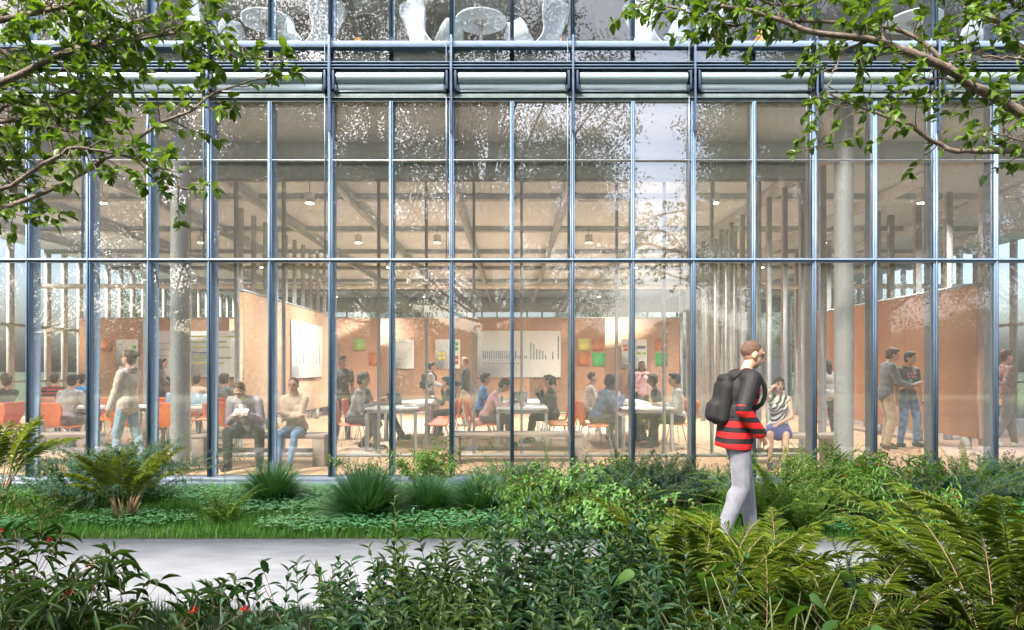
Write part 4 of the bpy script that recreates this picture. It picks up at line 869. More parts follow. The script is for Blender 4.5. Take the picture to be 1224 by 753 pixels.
seated('man in a steel blue sweater with full dark hair leaning over the right table', 712, 11.8, -78, 'orange chair under the man in the steel blue sweater', H=1.78, lean=24, head=(10, 0), skin='dark', hair=('afro', 'black'), top=('sweater', C['steel']), bottom=('trousers', C['gtr']), group=G, voxel=.009, hands=[(-.04, .46, .82), (.14, .44, .86)], feet=[(-.1, .50, .08), (.12, .30, .08)])
person('woman in a pink blouse standing behind the right table with a hand at her mouth', px2x(767, 15.4), 15.4, 186, 1.60, fem=True, skin='brown', hair=('long', 'black'), top=('long', C['pink']), bottom=('trousers', C['blk']), group=G, hands=[(-.14, .12, .86), (.06, .18, 1.32)])
seated('person in a black t-shirt on the far right side of the right table', 789, 12.9, 78, 'orange chair under the person in black at the right table', H=1.74, lean=12, skin='brown', hair=('short', 'brown'), top=('tshirt', C['black']), bottom=('trousers', C['blk']), group=G, feet=[(-.1, .42, .08), (.1, .30, .08)])
seated('man in a white shirt facing left at the near end of the right table', 812, 11.85, 84, 'orange chair under the man in white facing left', H=1.76, lean=6, skin='tan', hair=('short', 'black'), top=('long', C['white']), bottom=('trousers', C['blk']), group=G, voxel=.009, hands=[(-.14, .32, .76), (.14, .34, .76)], feet=[(-.1, .52, .08), (.12, .40, .08)])
# --- the walker on the path
p = person('man with a black backpack walking right in a red and black striped jumper', px2x(880, 5.80), 5.80, -86, 1.80, lean=9, head=(8, 0), skin='light', hair=('crop', 'crop'), top=('sweater', REDST), bottom=('trousers', C['walkt']), voxel=.009, z0=GZ+.005,
           hands=[(-.20, .06, .90), (.24, .10, .95)], feet=[(-.08, .17, .08), (.08, -.16, .10)], hint={'knee': [(0, 1, .15), (0, 1, .1)], 'foot': [(0, 1, .15), (0, 1, -.25)]}, girth=1.12)
tf = p['tf']; m = MB(); k = p['k']
[m.tube([tf((sx, -.01, .12)), tf((sx, -.01, 0)), tf((sx, -.01, -.125)), tf((sx, -.01, -.15))], [.126*k, .13*k, .128*k, .122*k], 24) for sx in (-.062, 0, .062)]; remesh(m, 'jumper_hem', REDST, p['root'], .010, 3)
m = MB()
m.ell(tf((0, -.045, .33)), (.185*k, .125*k, .19*k), p['Rt']); m.ell(tf((0, -.05, .15)), (.175*k, .115*k, .18*k), p['Rt']); m.cap(tf((-.165, -.02, .44)), tf((.165, -.02, .44)), .078*k, .078*k)
for i in (0, 1): el, wr = p['arms'][i]; m.cap(p['shd'][i], el, .079*k, .062*k); m.ell(tf(((-1, 1)[i]*.06, -.01, .50)), (.05*k, .06*k, .04*k), p['Rt'])
remesh(m, 'vest', plain('black_vest_cloth', (.009, .009, .010), .7, bump=.5), p['root'], .010)
backpack(p, 'black backpack on the back of the walking man in red stripes', 1.0)
# ------------------------------------------------------------------ vegetation
LM = dict(
 tree=leafmat('tree_leaf', (.055, .115, .012), (.13, .23, .03), .40, .35),
 treed=leafmat('dark_tree_leaf', (.03, .075, .012), (.08, .16, .025), .35, .35),
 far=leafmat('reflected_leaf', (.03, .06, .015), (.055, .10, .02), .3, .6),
 cycad=leafmat('cycad_leaf', (.07, .12, .012), (.19, .25, .025), .35, .35),
 palm=leafmat('palm_leaf', (.04, .09, .012), (.17, .23, .025), .35, .33),
 palml=leafmat('light_palm_leaf', (.09, .16, .02), (.24, .32, .045), .38, .35),
 fern=leafmat('fern_leaf', (.06, .15, .02), (.17, .30, .045), .4, .5),
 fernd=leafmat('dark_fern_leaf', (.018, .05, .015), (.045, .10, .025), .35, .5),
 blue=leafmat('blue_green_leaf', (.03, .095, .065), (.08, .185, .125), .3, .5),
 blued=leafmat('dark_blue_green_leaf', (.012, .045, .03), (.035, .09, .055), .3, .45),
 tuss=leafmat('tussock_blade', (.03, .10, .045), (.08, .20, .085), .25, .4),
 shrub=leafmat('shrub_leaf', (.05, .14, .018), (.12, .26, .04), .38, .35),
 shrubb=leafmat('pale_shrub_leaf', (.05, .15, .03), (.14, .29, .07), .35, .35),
 dark=leafmat('shade_leaf', (.010, .034, .018), (.05, .125, .05), .28, .38),  # this and the next two hold the front bed's shade in their colour
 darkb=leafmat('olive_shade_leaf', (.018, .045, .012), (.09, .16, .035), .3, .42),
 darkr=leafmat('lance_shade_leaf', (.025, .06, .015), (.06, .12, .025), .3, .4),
 ivy=leafmat('broad_leaf', (.03, .09, .02), (.09, .20, .04), .35, .32),
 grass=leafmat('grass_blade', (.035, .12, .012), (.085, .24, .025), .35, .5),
 grassd=leafmat('shade_grass_blade', (.012, .035, .01), (.03, .07, .018), .3, .5),  # darker copy of the grass, with the shade under the plants mixed in
 clover=leafmat('clover_leaf', (.04, .17, .06), (.13, .34, .15), .3, .45))
STEM = plain('green_stem', (.10, .13, .04), .6); STEMB = plain('tan_stem', (.36, .25, .13), .7, col2=(.20, .12, .06), scale=20); STEMR = plain('reddish_stem', (.13, .075, .04), .6)
FLW = plain('red_petal', (.50, .045, .012), .5, col2=(.30, .015, .012), scale=30); FLO = plain('orange_petal', (.65, .20, .02), .5)
def rnd(a, b, n=None): return RS.uniform(a, b, n)
def curve_from(base, az, el, L, droop, n=14, twist=0):
    """centre line starting at base, elevation el falling by droop over its length"""
    P = [np.array(base, float)]; ds = L/(n-1)
    for i in range(n-1):
        t = (i+.5)/(n-1); e = el-droop*t**1.3; a = az+twist*t
        P.append(P[-1]+ds*np.array([math.cos(a)*math.cos(e), math.sin(a)*math.cos(e), math.sin(e)]))
    return np.array(P)
def along(P, t):
    f = np.clip(t, 0, 1)*(len(P)-1); i = np.minimum(f.astype(int), len(P)-2); fr = (f-i)[:, None]
    return P[i]*(1-fr)+P[i+1]*fr, unit(P[i+1]-P[i])
def frond(fb, sb, base, az, el, L, droop, npair, ll, lw, t0=.15, ang=60, shape='cycad', rr_=.004, tpl=None, vdrop=.15, twist=0):
    P = curve_from(base, az, el, L, droop, 14, twist); sb.tube(P, np.linspace(rr_, rr_*.35, len(P)), 5, caps=False)
    t = np.linspace(t0, .99, npair); Q, T = along(P, t)
    prof = np.sin(PI*np.clip((t-t0)/(1-t0)*.86+.14, 0, 1))**.6 if shape == 'cycad' else np.clip(1.02-(t-t0)/(1-t0), .06, 1)**.75*np.clip((t-t0)*9+.45, 0, 1)
    side = unit(np.cross(T, np.array([0, 0, 1.]))); up = unit(np.cross(side, T)); up[up[:, 2] < 0] *= 1
    for s in (-1, 1):
        a = R(ang)*(1-.35*t)*rnd(.9, 1.1, npair); D = T*np.cos(a)[:, None]+side*s*np.sin(a)[:, None]+up*rnd(-.10, .38, npair)[:, None]-np.array([0, 0, vdrop])+rnd(-.09, .09, (npair, 3))
        leaves(fb, tpl or LANCE, Q, D, up+rnd(-.55, .55, (npair, 3)), ll*prof*rnd(.88, 1.1, npair), lw*np.clip(prof, .5, 1))
FLM = {}
def flower_mesh(sz):
    key = round(sz, 3)
    if key not in FLM:
        fb = MB(); n = 22; a = rnd(0, 2*PI, n); e = rnd(-.3, 1.3, n); D = np.c_[np.cos(a)*np.cos(e), np.sin(a)*np.cos(e), np.sin(e)]
        leaves(fb, OVATE, D*sz*.12, D, RS.normal(0, 1, (n, 3)), sz*rnd(.2, .42, n), sz*.16); fb.ell((0, 0, sz*.1), (sz*.1, sz*.1, sz*.12), None, 6, 4, mi=1)
        FLM[key] = fb.mesh('flower', [FLW, FLO], True)
    return FLM[key]
def plant(name, label, cat, x, y, parts, group=None, z=GZ, rz=0):
    t = thing(name, label, cat, (x, y, z), rz, group)
    for nm, mb, mt in parts:
        if nm == 'flower':
            for c, sz in mb[:40]:
                o = bpy.data.objects.new('flower', flower_mesh(sz)); COL.objects.link(o); o.parent = t; o.location = c; o.rotation_euler.z = float(rnd(0, 6))
            continue
        if mb.n: mb.build(nm, mt, t, nm in ('stem', 'trunk', 'flower'))
    return t
def cycad(n=16, L=.8, el=(45, 80), droop=70, npair=26, ll=.13, lw=.014, stemh=.0, mat='cycad', shape='cycad', t0=.2, spread=.05, sm=None, ang=60, tpl=None, vd=.12):
    fb, sb, tb = MB(), MB(), MB()
    for i in range(n):
        a = 2*PI*i/n+rnd(-.25, .25); e = R(rnd(*el)); b = np.array([math.cos(a)*spread*rnd(.3, 1), math.sin(a)*spread*rnd(.3, 1), 0])
        if stemh:
            tp = b+np.array([math.cos(a)*.12*stemh/.3, math.sin(a)*.12*stemh/.3, stemh*rnd(.8, 1.2)]); tb.tube([b, (b+tp)/2+rnd(-.01, .01, 3), tp], [.011, .009, .006], 7); b = tp
        frond(fb, sb, b, a, e, L*rnd(.75, 1.1), R(droop*rnd(.8, 1.2)), npair, ll, lw, t0, ang, shape, tpl=tpl, vdrop=vd, twist=rnd(-.3, .3))
    return [('foliage', fb, LM[mat]), ('stem', sb, sm or STEM)]+([('trunk', tb, STEMB)] if stemh else [])
def tussock(n=1100, Rr=.36, mat='tuss', w=.006):
    fb = MB(); a = rnd(0, 2*PI, n); e = np.arccos(rnd(0, 1, n)**.8)*-1+PI/2; e = np.clip(e, R(4), R(88)); L = Rr*rnd(.72, 1.05, n); b = np.c_[np.cos(a)*.05*rnd(0, 1, n), np.sin(a)*.05*rnd(0, 1, n), np.zeros(n)]
    P0 = b; K = 5
    for s in range(K):
        es = e-R(30)*(s/K)**1.6*(1-e/PI*1.2); D = np.c_[np.cos(a)*np.cos(es), np.sin(a)*np.cos(es), np.sin(es)]; P1 = P0+D*(L/K)[:, None]
        if s == 0: V = []; S = unit(np.cross(D, np.array([0, 0, 1.])+rnd(-.3, .3, (n, 3)))); V.append(P0-S*w*.35); V.append(P0+S*w*.35)
        wt = w*.5*(1-((s+1)/K)**2.2); V.append(P1-S*wt); V.append(P1+S*wt); P0 = P1
    V = np.stack(V, 1).reshape(-1, 3); off = (np.arange(n)*(2*K+2))[:, None, None]
    q = np.array([(2*s, 2*s+1, 2*s+3, 2*s+2) for s in range(K)]); fb.add(V, (q[None]+off).reshape(-1, 4))
    return [('foliage', fb, LM[mat])]
def shrub(n=26, h=.5, spread=.35, ll=.06, lw=.02, per=22, mat='shrub', flowers=0, tpl=None, wh=(25, 80), stemmat=None, droopleaf=.25, t0=.25, flsz=.03, subs=2, rr_=.004):
    fb, sb, fl = MB(), MB(), []
    for i in range(n):
        a = rnd(0, 2*PI); e = R(rnd(*wh)); L = h*rnd(.7, 1.15)/max(math.sin(e), .55); b = np.array([rnd(-1, 1)*spread*.35, rnd(-1, 1)*spread*.35, 0]); P = curve_from(b, a, e, L, R(rnd(5, 40)), 10, rnd(-.5, .5)); sb.tube(P, np.linspace(rr_, rr_*.4, 10), 5, caps=False)
        Ps = [(P, t0)]
        for q in range(subs):
            t = rnd(.35, .8); Q, T = along(P, np.array([t])); Ps.append((curve_from(Q[0], a+rnd(-1.3, 1.3), e+rnd(-.4, .3), L*(1-t)*rnd(.7, 1.1), R(25), 7), .15)); sb.tube(Ps[-1][0], rr_*.45, 4, caps=False)
        for PP, ts in Ps:
            nn = per if PP is P else max(5, per//2); t = np.sort(rnd(ts, 1, nn)); Q, T = along(PP, t); ph = np.arange(nn)*2.4+rnd(0, 6); s1 = unit(np.cross(T, np.array([.1, .2, 1.]))); s2 = np.cross(T, s1)
            O = s1*np.cos(ph)[:, None]+s2*np.sin(ph)[:, None]; D = O+T*rnd(.2, .8, nn)[:, None]-np.array([0, 0, droopleaf]); up = np.array([0, 0, 1.])+T*.3+rnd(-.3, .3, (nn, 3)); sz = rnd(.6, 1.1, nn)
            leaves(fb, tpl or OVATE, Q, D, up, ll*sz, lw*sz)
            if rnd(0, 1) < flowers:
                fl.append((PP[-1]+np.array([0, 0, ll*.06]), flsz))
    return [('foliage', fb, LM[mat]), ('stem', sb, stemmat or STEMR)]+([('flower', fl, None)] if flowers else [])
def spires(n=10, h=.8, spread=.25, ll=.085, lw=.032, nodes_=16, mat='dark', lean=18, tpl=None, whorl=2, stemr=.004, t0=.12, up=.45):
    fb, sb = MB(), MB()
    for i in range(n):
        a = rnd(0, 2*PI); b = np.array([math.cos(a), math.sin(a), 0])*spread*math.sqrt(rnd(0, 1)); L = h*rnd(.75, 1.1); P = curve_from(b, rnd(0, 6.28), R(90-rnd(2, lean)), L, R(rnd(0, 12)), 12); sb.tube(P, np.linspace(stemr, stemr*.4, 12), 5, caps=False)
        t = t0+(1-t0)*np.linspace(0, 1, nodes_)**.85; Q, T = along(P, t); s1 = unit(np.cross(T, np.array([1., .2, 0]))); s2 = np.cross(T, s1); a0 = rnd(0, 6.28)
        sz = np.clip(1.15-t, .22, 1)**.6*np.clip(.5+t*2, .5, 1)
        for wv in range(whorl):
            ph = a0+np.arange(nodes_)*(PI/whorl if whorl == 2 else PI/whorl)+wv*2*PI/whorl; O = s1*np.cos(ph)[:, None]+s2*np.sin(ph)[:, None]
            leaves(fb, tpl or OVATE, Q, O+T*(up+(t**3)[:, None]*1.0)+rnd(-.1, .1, (nodes_, 3)), T-O*.3, ll*sz*rnd(.85, 1.1, nodes_), lw*sz)
    return [('foliage', fb, LM[mat]), ('stem', sb, STEM)]
def feathery(n=40, h=.5, spread=.3, mat='blue', ll=.03, lw=.008, nod=34):
    return shrub(n, h, spread, ll, lw, nod, mat, 0, SIMPLE, (28, 88), STEM, 0, .12, subs=4, rr_=.003)
def broad(n=22, h=.45, spread=.4, s=.14, mat='ivy'):
    fb, sb = MB(), MB()
    for i in range(n):
        a = rnd(0, 2*PI); P = curve_from((rnd(-1, 1)*spread*.5, rnd(-1, 1)*spread*.5, 0), a, R(rnd(45, 85)), h*rnd(.6, 1.15), R(rnd(20, 60)), 9); sb.tube(P, .0035, 5, caps=False)
        T = unit(P[-1]-P[-2]); D = np.array([math.cos(a+rnd(-.6, .6)), math.sin(a+rnd(-.6, .6)), -.35]); q = s*rnd(.6, 1.15)
        leaves(fb, HEART, [P[-1]], [D], [np.array([rnd(-.3, .3), rnd(-.6, 0), 1.])], q, q*.85)
    return [('foliage', fb, LM[mat]), ('stem', sb, STEM)]
def at(px, pyb, d, z=None):  # ground position from pixel column and depth
    return px2x(px, d), d

# ---- middle bed (between path and glass)
MG = 'plants of the bed along the glass'
def put(gen, name, label, cat, px, d, rz=0, group=MG): return plant(name, label, cat, px2x(px, d), d, gen, group, rz=rz)
cy1 = put(cycad(22, .62, (52, 88), 50, 28, .105, .012, .24, 'cycad'), 'cycad', 'yellow green cycad with bare tan stems in the grass left of the column', 'cycad', 150, 6.55)
dup(cy1, 'yellow green cycad cut by the left edge, level with the bench', (px2x(-8, 7.2), 7.2, GZ), 1.2, 1.3)
fe1 = put(feathery(62, .60, .5, 'blue', nod=70, ll=.034, lw=.010), 'rosemary_bush', 'fine leaved blue green bush left of the tan stemmed cycad', 'shrub', 98, 7.1)
dup(fe1, 'fine leaved blue green bush peeking out behind the cycad at left', (px2x(165, 7.7), 7.7, GZ), 2, 1.15)
dup(fe1, 'fine leaved blue green bush right of the round tussocks, before the middle table', (px2x(625, 7.6), 7.6, GZ), .7, .8)
fe2 = put(feathery(62, .62, .5, 'blued', nod=70, ll=.034, lw=.010), 'rosemary_bush', 'dark blue green bush in front of the right table', 'shrub', 765, 7.0)
dup(fe2, 'dark blue green bush just left of the walking man', (px2x(812, 7.3), 7.3, GZ), 2.2, .85)
dup(fe2, 'dark blue green bush below the papers of the two standing men', (px2x(1120, 6.7), 6.7, GZ), 1.3, .95)
dup(fe1, 'blue green bush at the right edge near the corner of the frame', (px2x(1205, 7.6), 7.6, GZ), 3, .9)
sh1 = put(shrub(26, .34, .5, .055, .013, 20, 'shrub', 0, LANCE, (15, 70)), 'low_shrub', 'low narrow leaved green shrub at the left edge of the grass', 'shrub', 30, 6.7)
fn1 = put(cycad(13, .58, (50, 85), 45, 26, .085, .016, 0, 'fern', 'fern', .06, .03, ang=72), 'fern', 'light green fern in the grass below the reading man', 'fern', 268, 6.45)
dup(fn1, 'light green fern left of the tall lone frond, by the middle bench', (px2x(588, 7.4), 7.4, GZ), 1, 1.05)
dup(fn1, 'light green fern beside the tall lone frond', (px2x(612, 7.0), 7.0, GZ), 2.2, .8)
tl = put(cycad(3, .78, (78, 88), 22, 30, .085, .016, 0, 'fern', 'fern', .1, .03, ang=72), 'fern', 'tall lone fern frond rising before the right end of the middle table', 'fern', 660, 7.4)
ts1 = put(tussock(1700, .54, w=.012), 'tussock', 'round dark green tussock at the feet of the couple on the bench', 'tussock', 325, 7.6, group='spiky round tussocks in the bed')
dup(ts1, 'largest round tussock, left of the pair in the middle of the grass', (px2x(437, 6.8), 6.8, GZ), 1, 1.16)
dup(ts1, 'small tussock peeking over the largest round tussock', (px2x(440, 7.8), 7.8, GZ), 2, .80)
dup(ts1, 'left one of the pair of smaller round tussocks', (px2x(512, 7.1), 7.1, GZ), 3, .84)
dup(ts1, 'right one of the pair of smaller round tussocks', (px2x(573, 7.1), 7.1, GZ), 4, .88)
dup(ts1, 'dark tussock behind the ferns in front of the middle table', (px2x(650, 7.6), 7.6, GZ), 5, .8)
fl1 = put(shrub(30, .60, .5, .075, .018, 26, 'shrub', .3, LANCE, (35, 85)), 'flowering_shrub', 'yellow green shrub with small red flowers before the middle chairs', 'shrub', 512, 7.9)
dup(fl1, 'green shrub with red dots right of the pair of tussocks', (px2x(632, 6.7), 6.7, GZ), 2, .78)
fl2 = put(shrub(54, .68, .9, .085, .020, 28, 'shrub', .2, LANCE, (22, 85)), 'flowering_shrub', 'lush shrub with narrow leaves and red flowers below the right column', 'shrub', 1040, 6.5)
lv1 = put(shrub(44, .60, .8, .058, .030, 24, 'shrubb', 0, OVATE, (20, 85)), 'leafy_shrub', 'bright glossy leaved shrub in the middle of the bed', 'shrub', 692, 6.5)
dup(lv1, 'bright glossy leaved shrub behind its twin, toward the glass', (px2x(718, 7.3), 7.3, GZ), 2, .85)
lv2 = put(shrub(30, .26, .7, .05, .028, 20, 'shrubb', 0, OVATE, (15, 70)), 'leafy_shrub', 'low glossy leaved shrub between the tussocks and the bright shrub', 'shrub', 640, 6.25)
dup(lv2, 'low glossy leaved shrub at the path edge under the dark blue green bush', (px2x(742, 6.3), 6.3, GZ), 2, 1)
fn2 = put(cycad(26, 1.02, (46, 88), 60, 42, .10, .015, 0, 'fern', 'fern', .06, .06, ang=74), 'fern', 'big fern in front of the woman in stripes', 'fern', 935, 6.8)
dup(fn2, 'big fern right of the woman in stripes', (px2x(985, 7.1), 7.1, GZ), 1.2, .95)
dup(fn2, 'fern left of the walking man near the glass', (px2x(845, 7.4), 7.4, GZ), 2.6, .62)
dup(fn2, 'big fern below the orange partition at right', (px2x(1158, 6.9), 6.9, GZ), .5, .95)
dup(fn2, 'fern in the bed between the walking man and the right column', (px2x(905, 6.3), 6.3, GZ), 3.5, .8)
dup(tl, 'tall frond leaning in front of the right bench end', (px2x(1000, 6.8), 6.8, GZ), 1.2, 1.15)
dup(fn1, 'light green fern under the right column', (px2x(1100, 7.8), 7.8, GZ), 1.2, 1.0)
dup(fe2, 'dark blue green bush between the two big ferns at the right end', (px2x(1020, 7.6), 7.6, GZ), .4, .7)

dup(fn2, 'fern between the bright glossy shrub and the dark blue green bush', (px2x(740, 6.9), 6.9, GZ), 4.1, .7)
dup(fn1, 'light green fern at the path edge in front of the bright glossy shrub', (px2x(672, 6.15), 6.15, GZ), 3.3, .8)
dup(fn2, 'big fern beside the path right of the walking man', (px2x(960, 6.2), 6.2, GZ), 5.3, .8)
# ---- front bed, seen against the path and mostly in shade
FG = 'plants of the front bed'
def putf(*a, **k): return put(*a, group=FG, **k)
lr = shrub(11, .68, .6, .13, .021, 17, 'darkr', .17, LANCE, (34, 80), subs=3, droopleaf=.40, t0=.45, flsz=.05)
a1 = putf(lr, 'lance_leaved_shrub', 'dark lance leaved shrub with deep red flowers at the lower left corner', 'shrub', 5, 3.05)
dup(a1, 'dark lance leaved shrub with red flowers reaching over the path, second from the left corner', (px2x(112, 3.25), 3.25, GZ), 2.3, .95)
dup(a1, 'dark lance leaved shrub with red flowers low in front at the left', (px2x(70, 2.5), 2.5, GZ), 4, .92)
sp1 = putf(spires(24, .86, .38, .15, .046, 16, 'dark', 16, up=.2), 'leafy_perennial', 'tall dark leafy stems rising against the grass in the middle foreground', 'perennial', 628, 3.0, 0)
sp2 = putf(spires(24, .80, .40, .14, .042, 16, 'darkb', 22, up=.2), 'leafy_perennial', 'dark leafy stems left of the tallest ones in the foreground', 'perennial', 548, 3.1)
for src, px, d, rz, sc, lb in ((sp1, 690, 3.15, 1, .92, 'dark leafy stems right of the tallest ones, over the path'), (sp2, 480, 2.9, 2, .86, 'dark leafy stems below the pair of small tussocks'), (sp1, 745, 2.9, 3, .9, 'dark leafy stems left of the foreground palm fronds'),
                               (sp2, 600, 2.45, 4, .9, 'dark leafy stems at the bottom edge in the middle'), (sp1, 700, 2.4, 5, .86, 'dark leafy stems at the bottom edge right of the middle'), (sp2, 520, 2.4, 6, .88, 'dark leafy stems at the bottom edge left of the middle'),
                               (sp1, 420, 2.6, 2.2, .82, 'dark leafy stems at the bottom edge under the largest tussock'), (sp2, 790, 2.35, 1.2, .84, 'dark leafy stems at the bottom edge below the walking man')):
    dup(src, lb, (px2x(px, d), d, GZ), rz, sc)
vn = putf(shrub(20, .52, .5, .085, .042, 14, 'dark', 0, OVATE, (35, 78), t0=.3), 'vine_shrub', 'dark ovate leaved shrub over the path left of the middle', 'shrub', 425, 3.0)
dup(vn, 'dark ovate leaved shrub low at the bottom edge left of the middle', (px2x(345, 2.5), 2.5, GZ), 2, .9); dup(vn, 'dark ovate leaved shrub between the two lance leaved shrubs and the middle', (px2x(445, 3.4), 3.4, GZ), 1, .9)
pm = putf(cycad(19, 1.0, (42, 88), 60, 46, .145, .0085, 0, 'palm', t0=.16, spread=.08, ang=62, sm=STEMB, vd=.15), 'palm', 'olive green palm with splayed fronds in the right foreground', 'palm', 838, 3.4)
pml = putf(cycad(19, .96, (42, 88), 58, 44, .135, .009, 0, 'palml', t0=.16, spread=.08, ang=62, sm=STEMB, vd=.15), 'palm', 'light green palm whose fronds stand before the big ferns', 'palm', 930, 3.9)
for src, px, d, rz, sc, lb in ((pm, 1010, 3.0, 1.1, .84, 'olive palm low in the right foreground, left of the bare patch of path'), (pm, 1195, 3.3, 2.1, 1.08, 'large olive palm cut by the right edge'), (pml, 1215, 4.0, .6, 1.25, 'light green palm at the right edge behind the large olive one'),
                               (pm, 905, 2.7, 3.1, .74, 'olive palm at the bottom edge below the big ferns'), (pml, 800, 3.9, 4.2, .85, 'light green palm left of the walking man at the path'), (pml, 868, 4.05, 2.7, .9, 'light green palm right before the legs of the walking man'), (pml, 760, 3.7, 1.9, .85, 'light green palm between the dark leafy stems and the walking man'), (pm, 1120, 2.5, 5.1, .62, 'small olive palm at the bottom edge below the bare patch of path')):
    dup(src, lb, (px2x(px, d), d, GZ), rz, sc)
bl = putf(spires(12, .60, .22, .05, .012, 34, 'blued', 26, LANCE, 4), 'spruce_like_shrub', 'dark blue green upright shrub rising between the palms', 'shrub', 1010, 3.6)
dup(bl, 'smaller dark blue green upright shrub near the bare patch of path', (px2x(1065, 3.7), 3.7, GZ), 1, .8)
iv = putf(broad(30, .70, .6, .115), 'broad_leaved_plant', 'plant with large heart shaped pale green leaves at the bottom right', 'plant', 930, 2.35)
for px, d, rz, sc, lb in ((870, 2.6, 1, .98, 'heart leaved plant left of the largest heart leaves'), (1040, 2.5, 2.4, .95, 'heart leaved plant right of the largest heart leaves'), (1110, 2.4, 3.4, .86, 'heart leaved plant near the bottom right corner'), (765, 2.4, 4.4, .84, 'heart leaved plant at the bottom edge left of the palms')):
    dup(iv, lb, (px2x(px, d), d, GZ), rz, sc)
tg = putf(tussock(500, .36, 'dark', .007), 'sedge', 'thin dark sedge fanning over the path before the pair of tussocks', 'sedge', 492, 3.75)
dup(tg, 'thin dark sedge at the left edge by the red flowers', (px2x(-5, 3.9), 3.9, GZ), 1, 1)
# ---- grass and ground cover (nobody could count these)
def grass(name, x0, x1, y0, y1, n, h, mat, label, w_=.004, patches=None):
    mb = MB(); x = rnd(x0, x1, n); y = y0+(y1-y0)*rnd(0, 1, n); hh = h*rnd(.5, 1.2, n)*(1+.35*np.sin(x*3.1+y*2)*np.sin(y*4.3-x)); a = rnd(0, 2*PI, n); b = np.c_[x, y, np.full(n, GZ)]
    ln = np.c_[np.cos(a), np.sin(a), np.zeros(n)]*rnd(.1, .7, n)[:, None]; S = np.c_[-np.sin(a), np.cos(a), np.zeros(n)]*w_
    m1 = b+(ln*.35+np.array([0, 0, .6]))*hh[:, None]; m2 = b+(ln+np.array([0, 0, .95]))*hh[:, None]
    V = np.stack([b-S*.5, b+S*.5, m1+S*.35, m1-S*.35, m2], 1).reshape(-1, 3); off = (np.arange(n)*5)[:, None]
    mb.add(V, np.r_[(np.array([[0, 1, 2, 3]])+off)]); mb.f.setdefault((3, 0), []).append(np.array([[3, 2, 4]])+off)
    tag(mb.build(name, LM[mat]), label, None, None, 'stuff'); 
grass('grass', -7.5, 7.5, 5.975, 8.42, 150000, .085, 'grass', 'bright green uncut grass between the path and the glass front', .0045)
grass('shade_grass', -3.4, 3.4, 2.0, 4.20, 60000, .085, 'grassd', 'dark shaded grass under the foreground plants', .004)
mb = MB()
pc = [(-5.2+1.4, 7.9, .9), (-2.9, 7.6, .7), (-3.7, 6.5, .5), (-1.7, 6.3, .55), (-.9, 6.35, .6), (-.3, 6.5, .5), (-4.9, 6.25, .35), (-2.6, 7.0, .5), (.4, 6.3, .4), (3.4, 6.2, .5), (4.2, 6.3, .5), (-3.3, 8.0, .8), (-2.0, 8.1, .6), (-.6, 8.1, .7), (5, 7, .8), (-5.6, 7.9, .6)]
for cx, cy_, r_ in pc:
    n = int(900*r_); a = rnd(0, 2*PI, n); rr2 = r_*np.sqrt(rnd(0, 1, n)); P = np.c_[cx+np.cos(a)*rr2*1.3, np.clip(cy_+np.sin(a)*rr2*.5, 5.99, 8.4), GZ+rnd(.05, .125, n)]
    for q in range(3):
        b = a+q*2.09; leaves(mb, SIMPLE, P, np.c_[np.cos(b), np.sin(b), rnd(-.1, .3, n)], np.c_[rnd(-.3, .3, n), rnd(-.3, .3, n), np.ones(n)], rnd(.016, .032, n), .024)
tag(mb.build('clover_cover', LM['clover']), 'pale green clover patches spread through the grass of the bed', None, None, 'stuff')

# ---- trees with overhanging branches, trunks just outside the picture
def branch_pts(lst): return np.array([pt(px, py, d) for px, py, d in lst])
def overhang(label, trunk, limbs, mat, seed, leafL=.082, fill=1.0):
    rs = np.random.RandomState(seed); fb, lb_ = MB(), MB()
    t = thing('tree', label, 'tree', (trunk[0][0], trunk[0][1], GZ)); off = np.array([trunk[0][0], trunk[0][1], GZ])
    TP = interp(trunk, 16); TB_ = MB().tube(TP-off, np.linspace(.17, .09, 16), 14)
    for limb, r0, dens in limbs:
        P = interp(branch_pts(limb), 26); P += rs.normal(0, .006, P.shape); lb_.tube(P-off, np.linspace(r0, r0*.22, 26), 8)
        Lt = np.linalg.norm(np.diff(P, axis=0), axis=1).sum(); nt_ = int(Lt*dens*fill)
        for j in range(nt_):
            tt = np.array([rs.uniform(.12, 1.0)]); Q, T = along(P, tt); Q, T = Q[0], T[0]
            sd2 = unit(np.cross(T, rs.normal(0, 1, 3))); D = unit(T*rs.uniform(.3, 1)+sd2*rs.uniform(.5, 1.1)+np.array([0, 0, rs.uniform(-.35, .45)])); TL = rs.uniform(.10, .34)
            K = 7; W_ = [Q]; dd = D.copy()
            for _ in range(K): dd = unit(dd+rs.normal(0, .13, 3)+np.array([0, 0, .03])); W_.append(W_[-1]+dd*TL/K)
            W_ = np.array(W_); lb_.tube(W_-off, np.linspace(.0045, .0018, K+1), 5, caps=False)
            n = max(4, int(TL*36)); tt = np.r_[rs.uniform(.25, 1, n-4), np.ones(4)*.98] if n > 4 else np.ones(n); Q2, T2 = along(W_, tt); ph = rs.uniform(0, 6.28, len(tt)); s1 = unit(np.cross(T2, np.array([.3, .1, 1.]))); s2 = np.cross(T2, s1); O = s1*np.cos(ph)[:, None]+s2*np.sin(ph)[:, None]
            sz = rs.uniform(.6, 1.12, len(tt)); leaves(fb, OVATE, Q2-off, O+T2*rs.uniform(.4, 1.1, (len(tt), 1))-np.array([0, 0, .2]), np.array([0, 0, 1.])+rs.normal(0, .45, (len(tt), 3)), leafL*sz, leafL*.58*sz)
    TB_.build('trunk', BARK, t, True); lb_.build('limb', BARKP, t, True); fb.build('crown', LM[mat], t); return t
TL_ = [(-5.4, 5.0, GZ), (-5.35, 5.0, 1.2), (-5.2, 4.95, 2.6), (-5.0, 4.9, 4.0), (-5.1, 4.8, 5.4)]
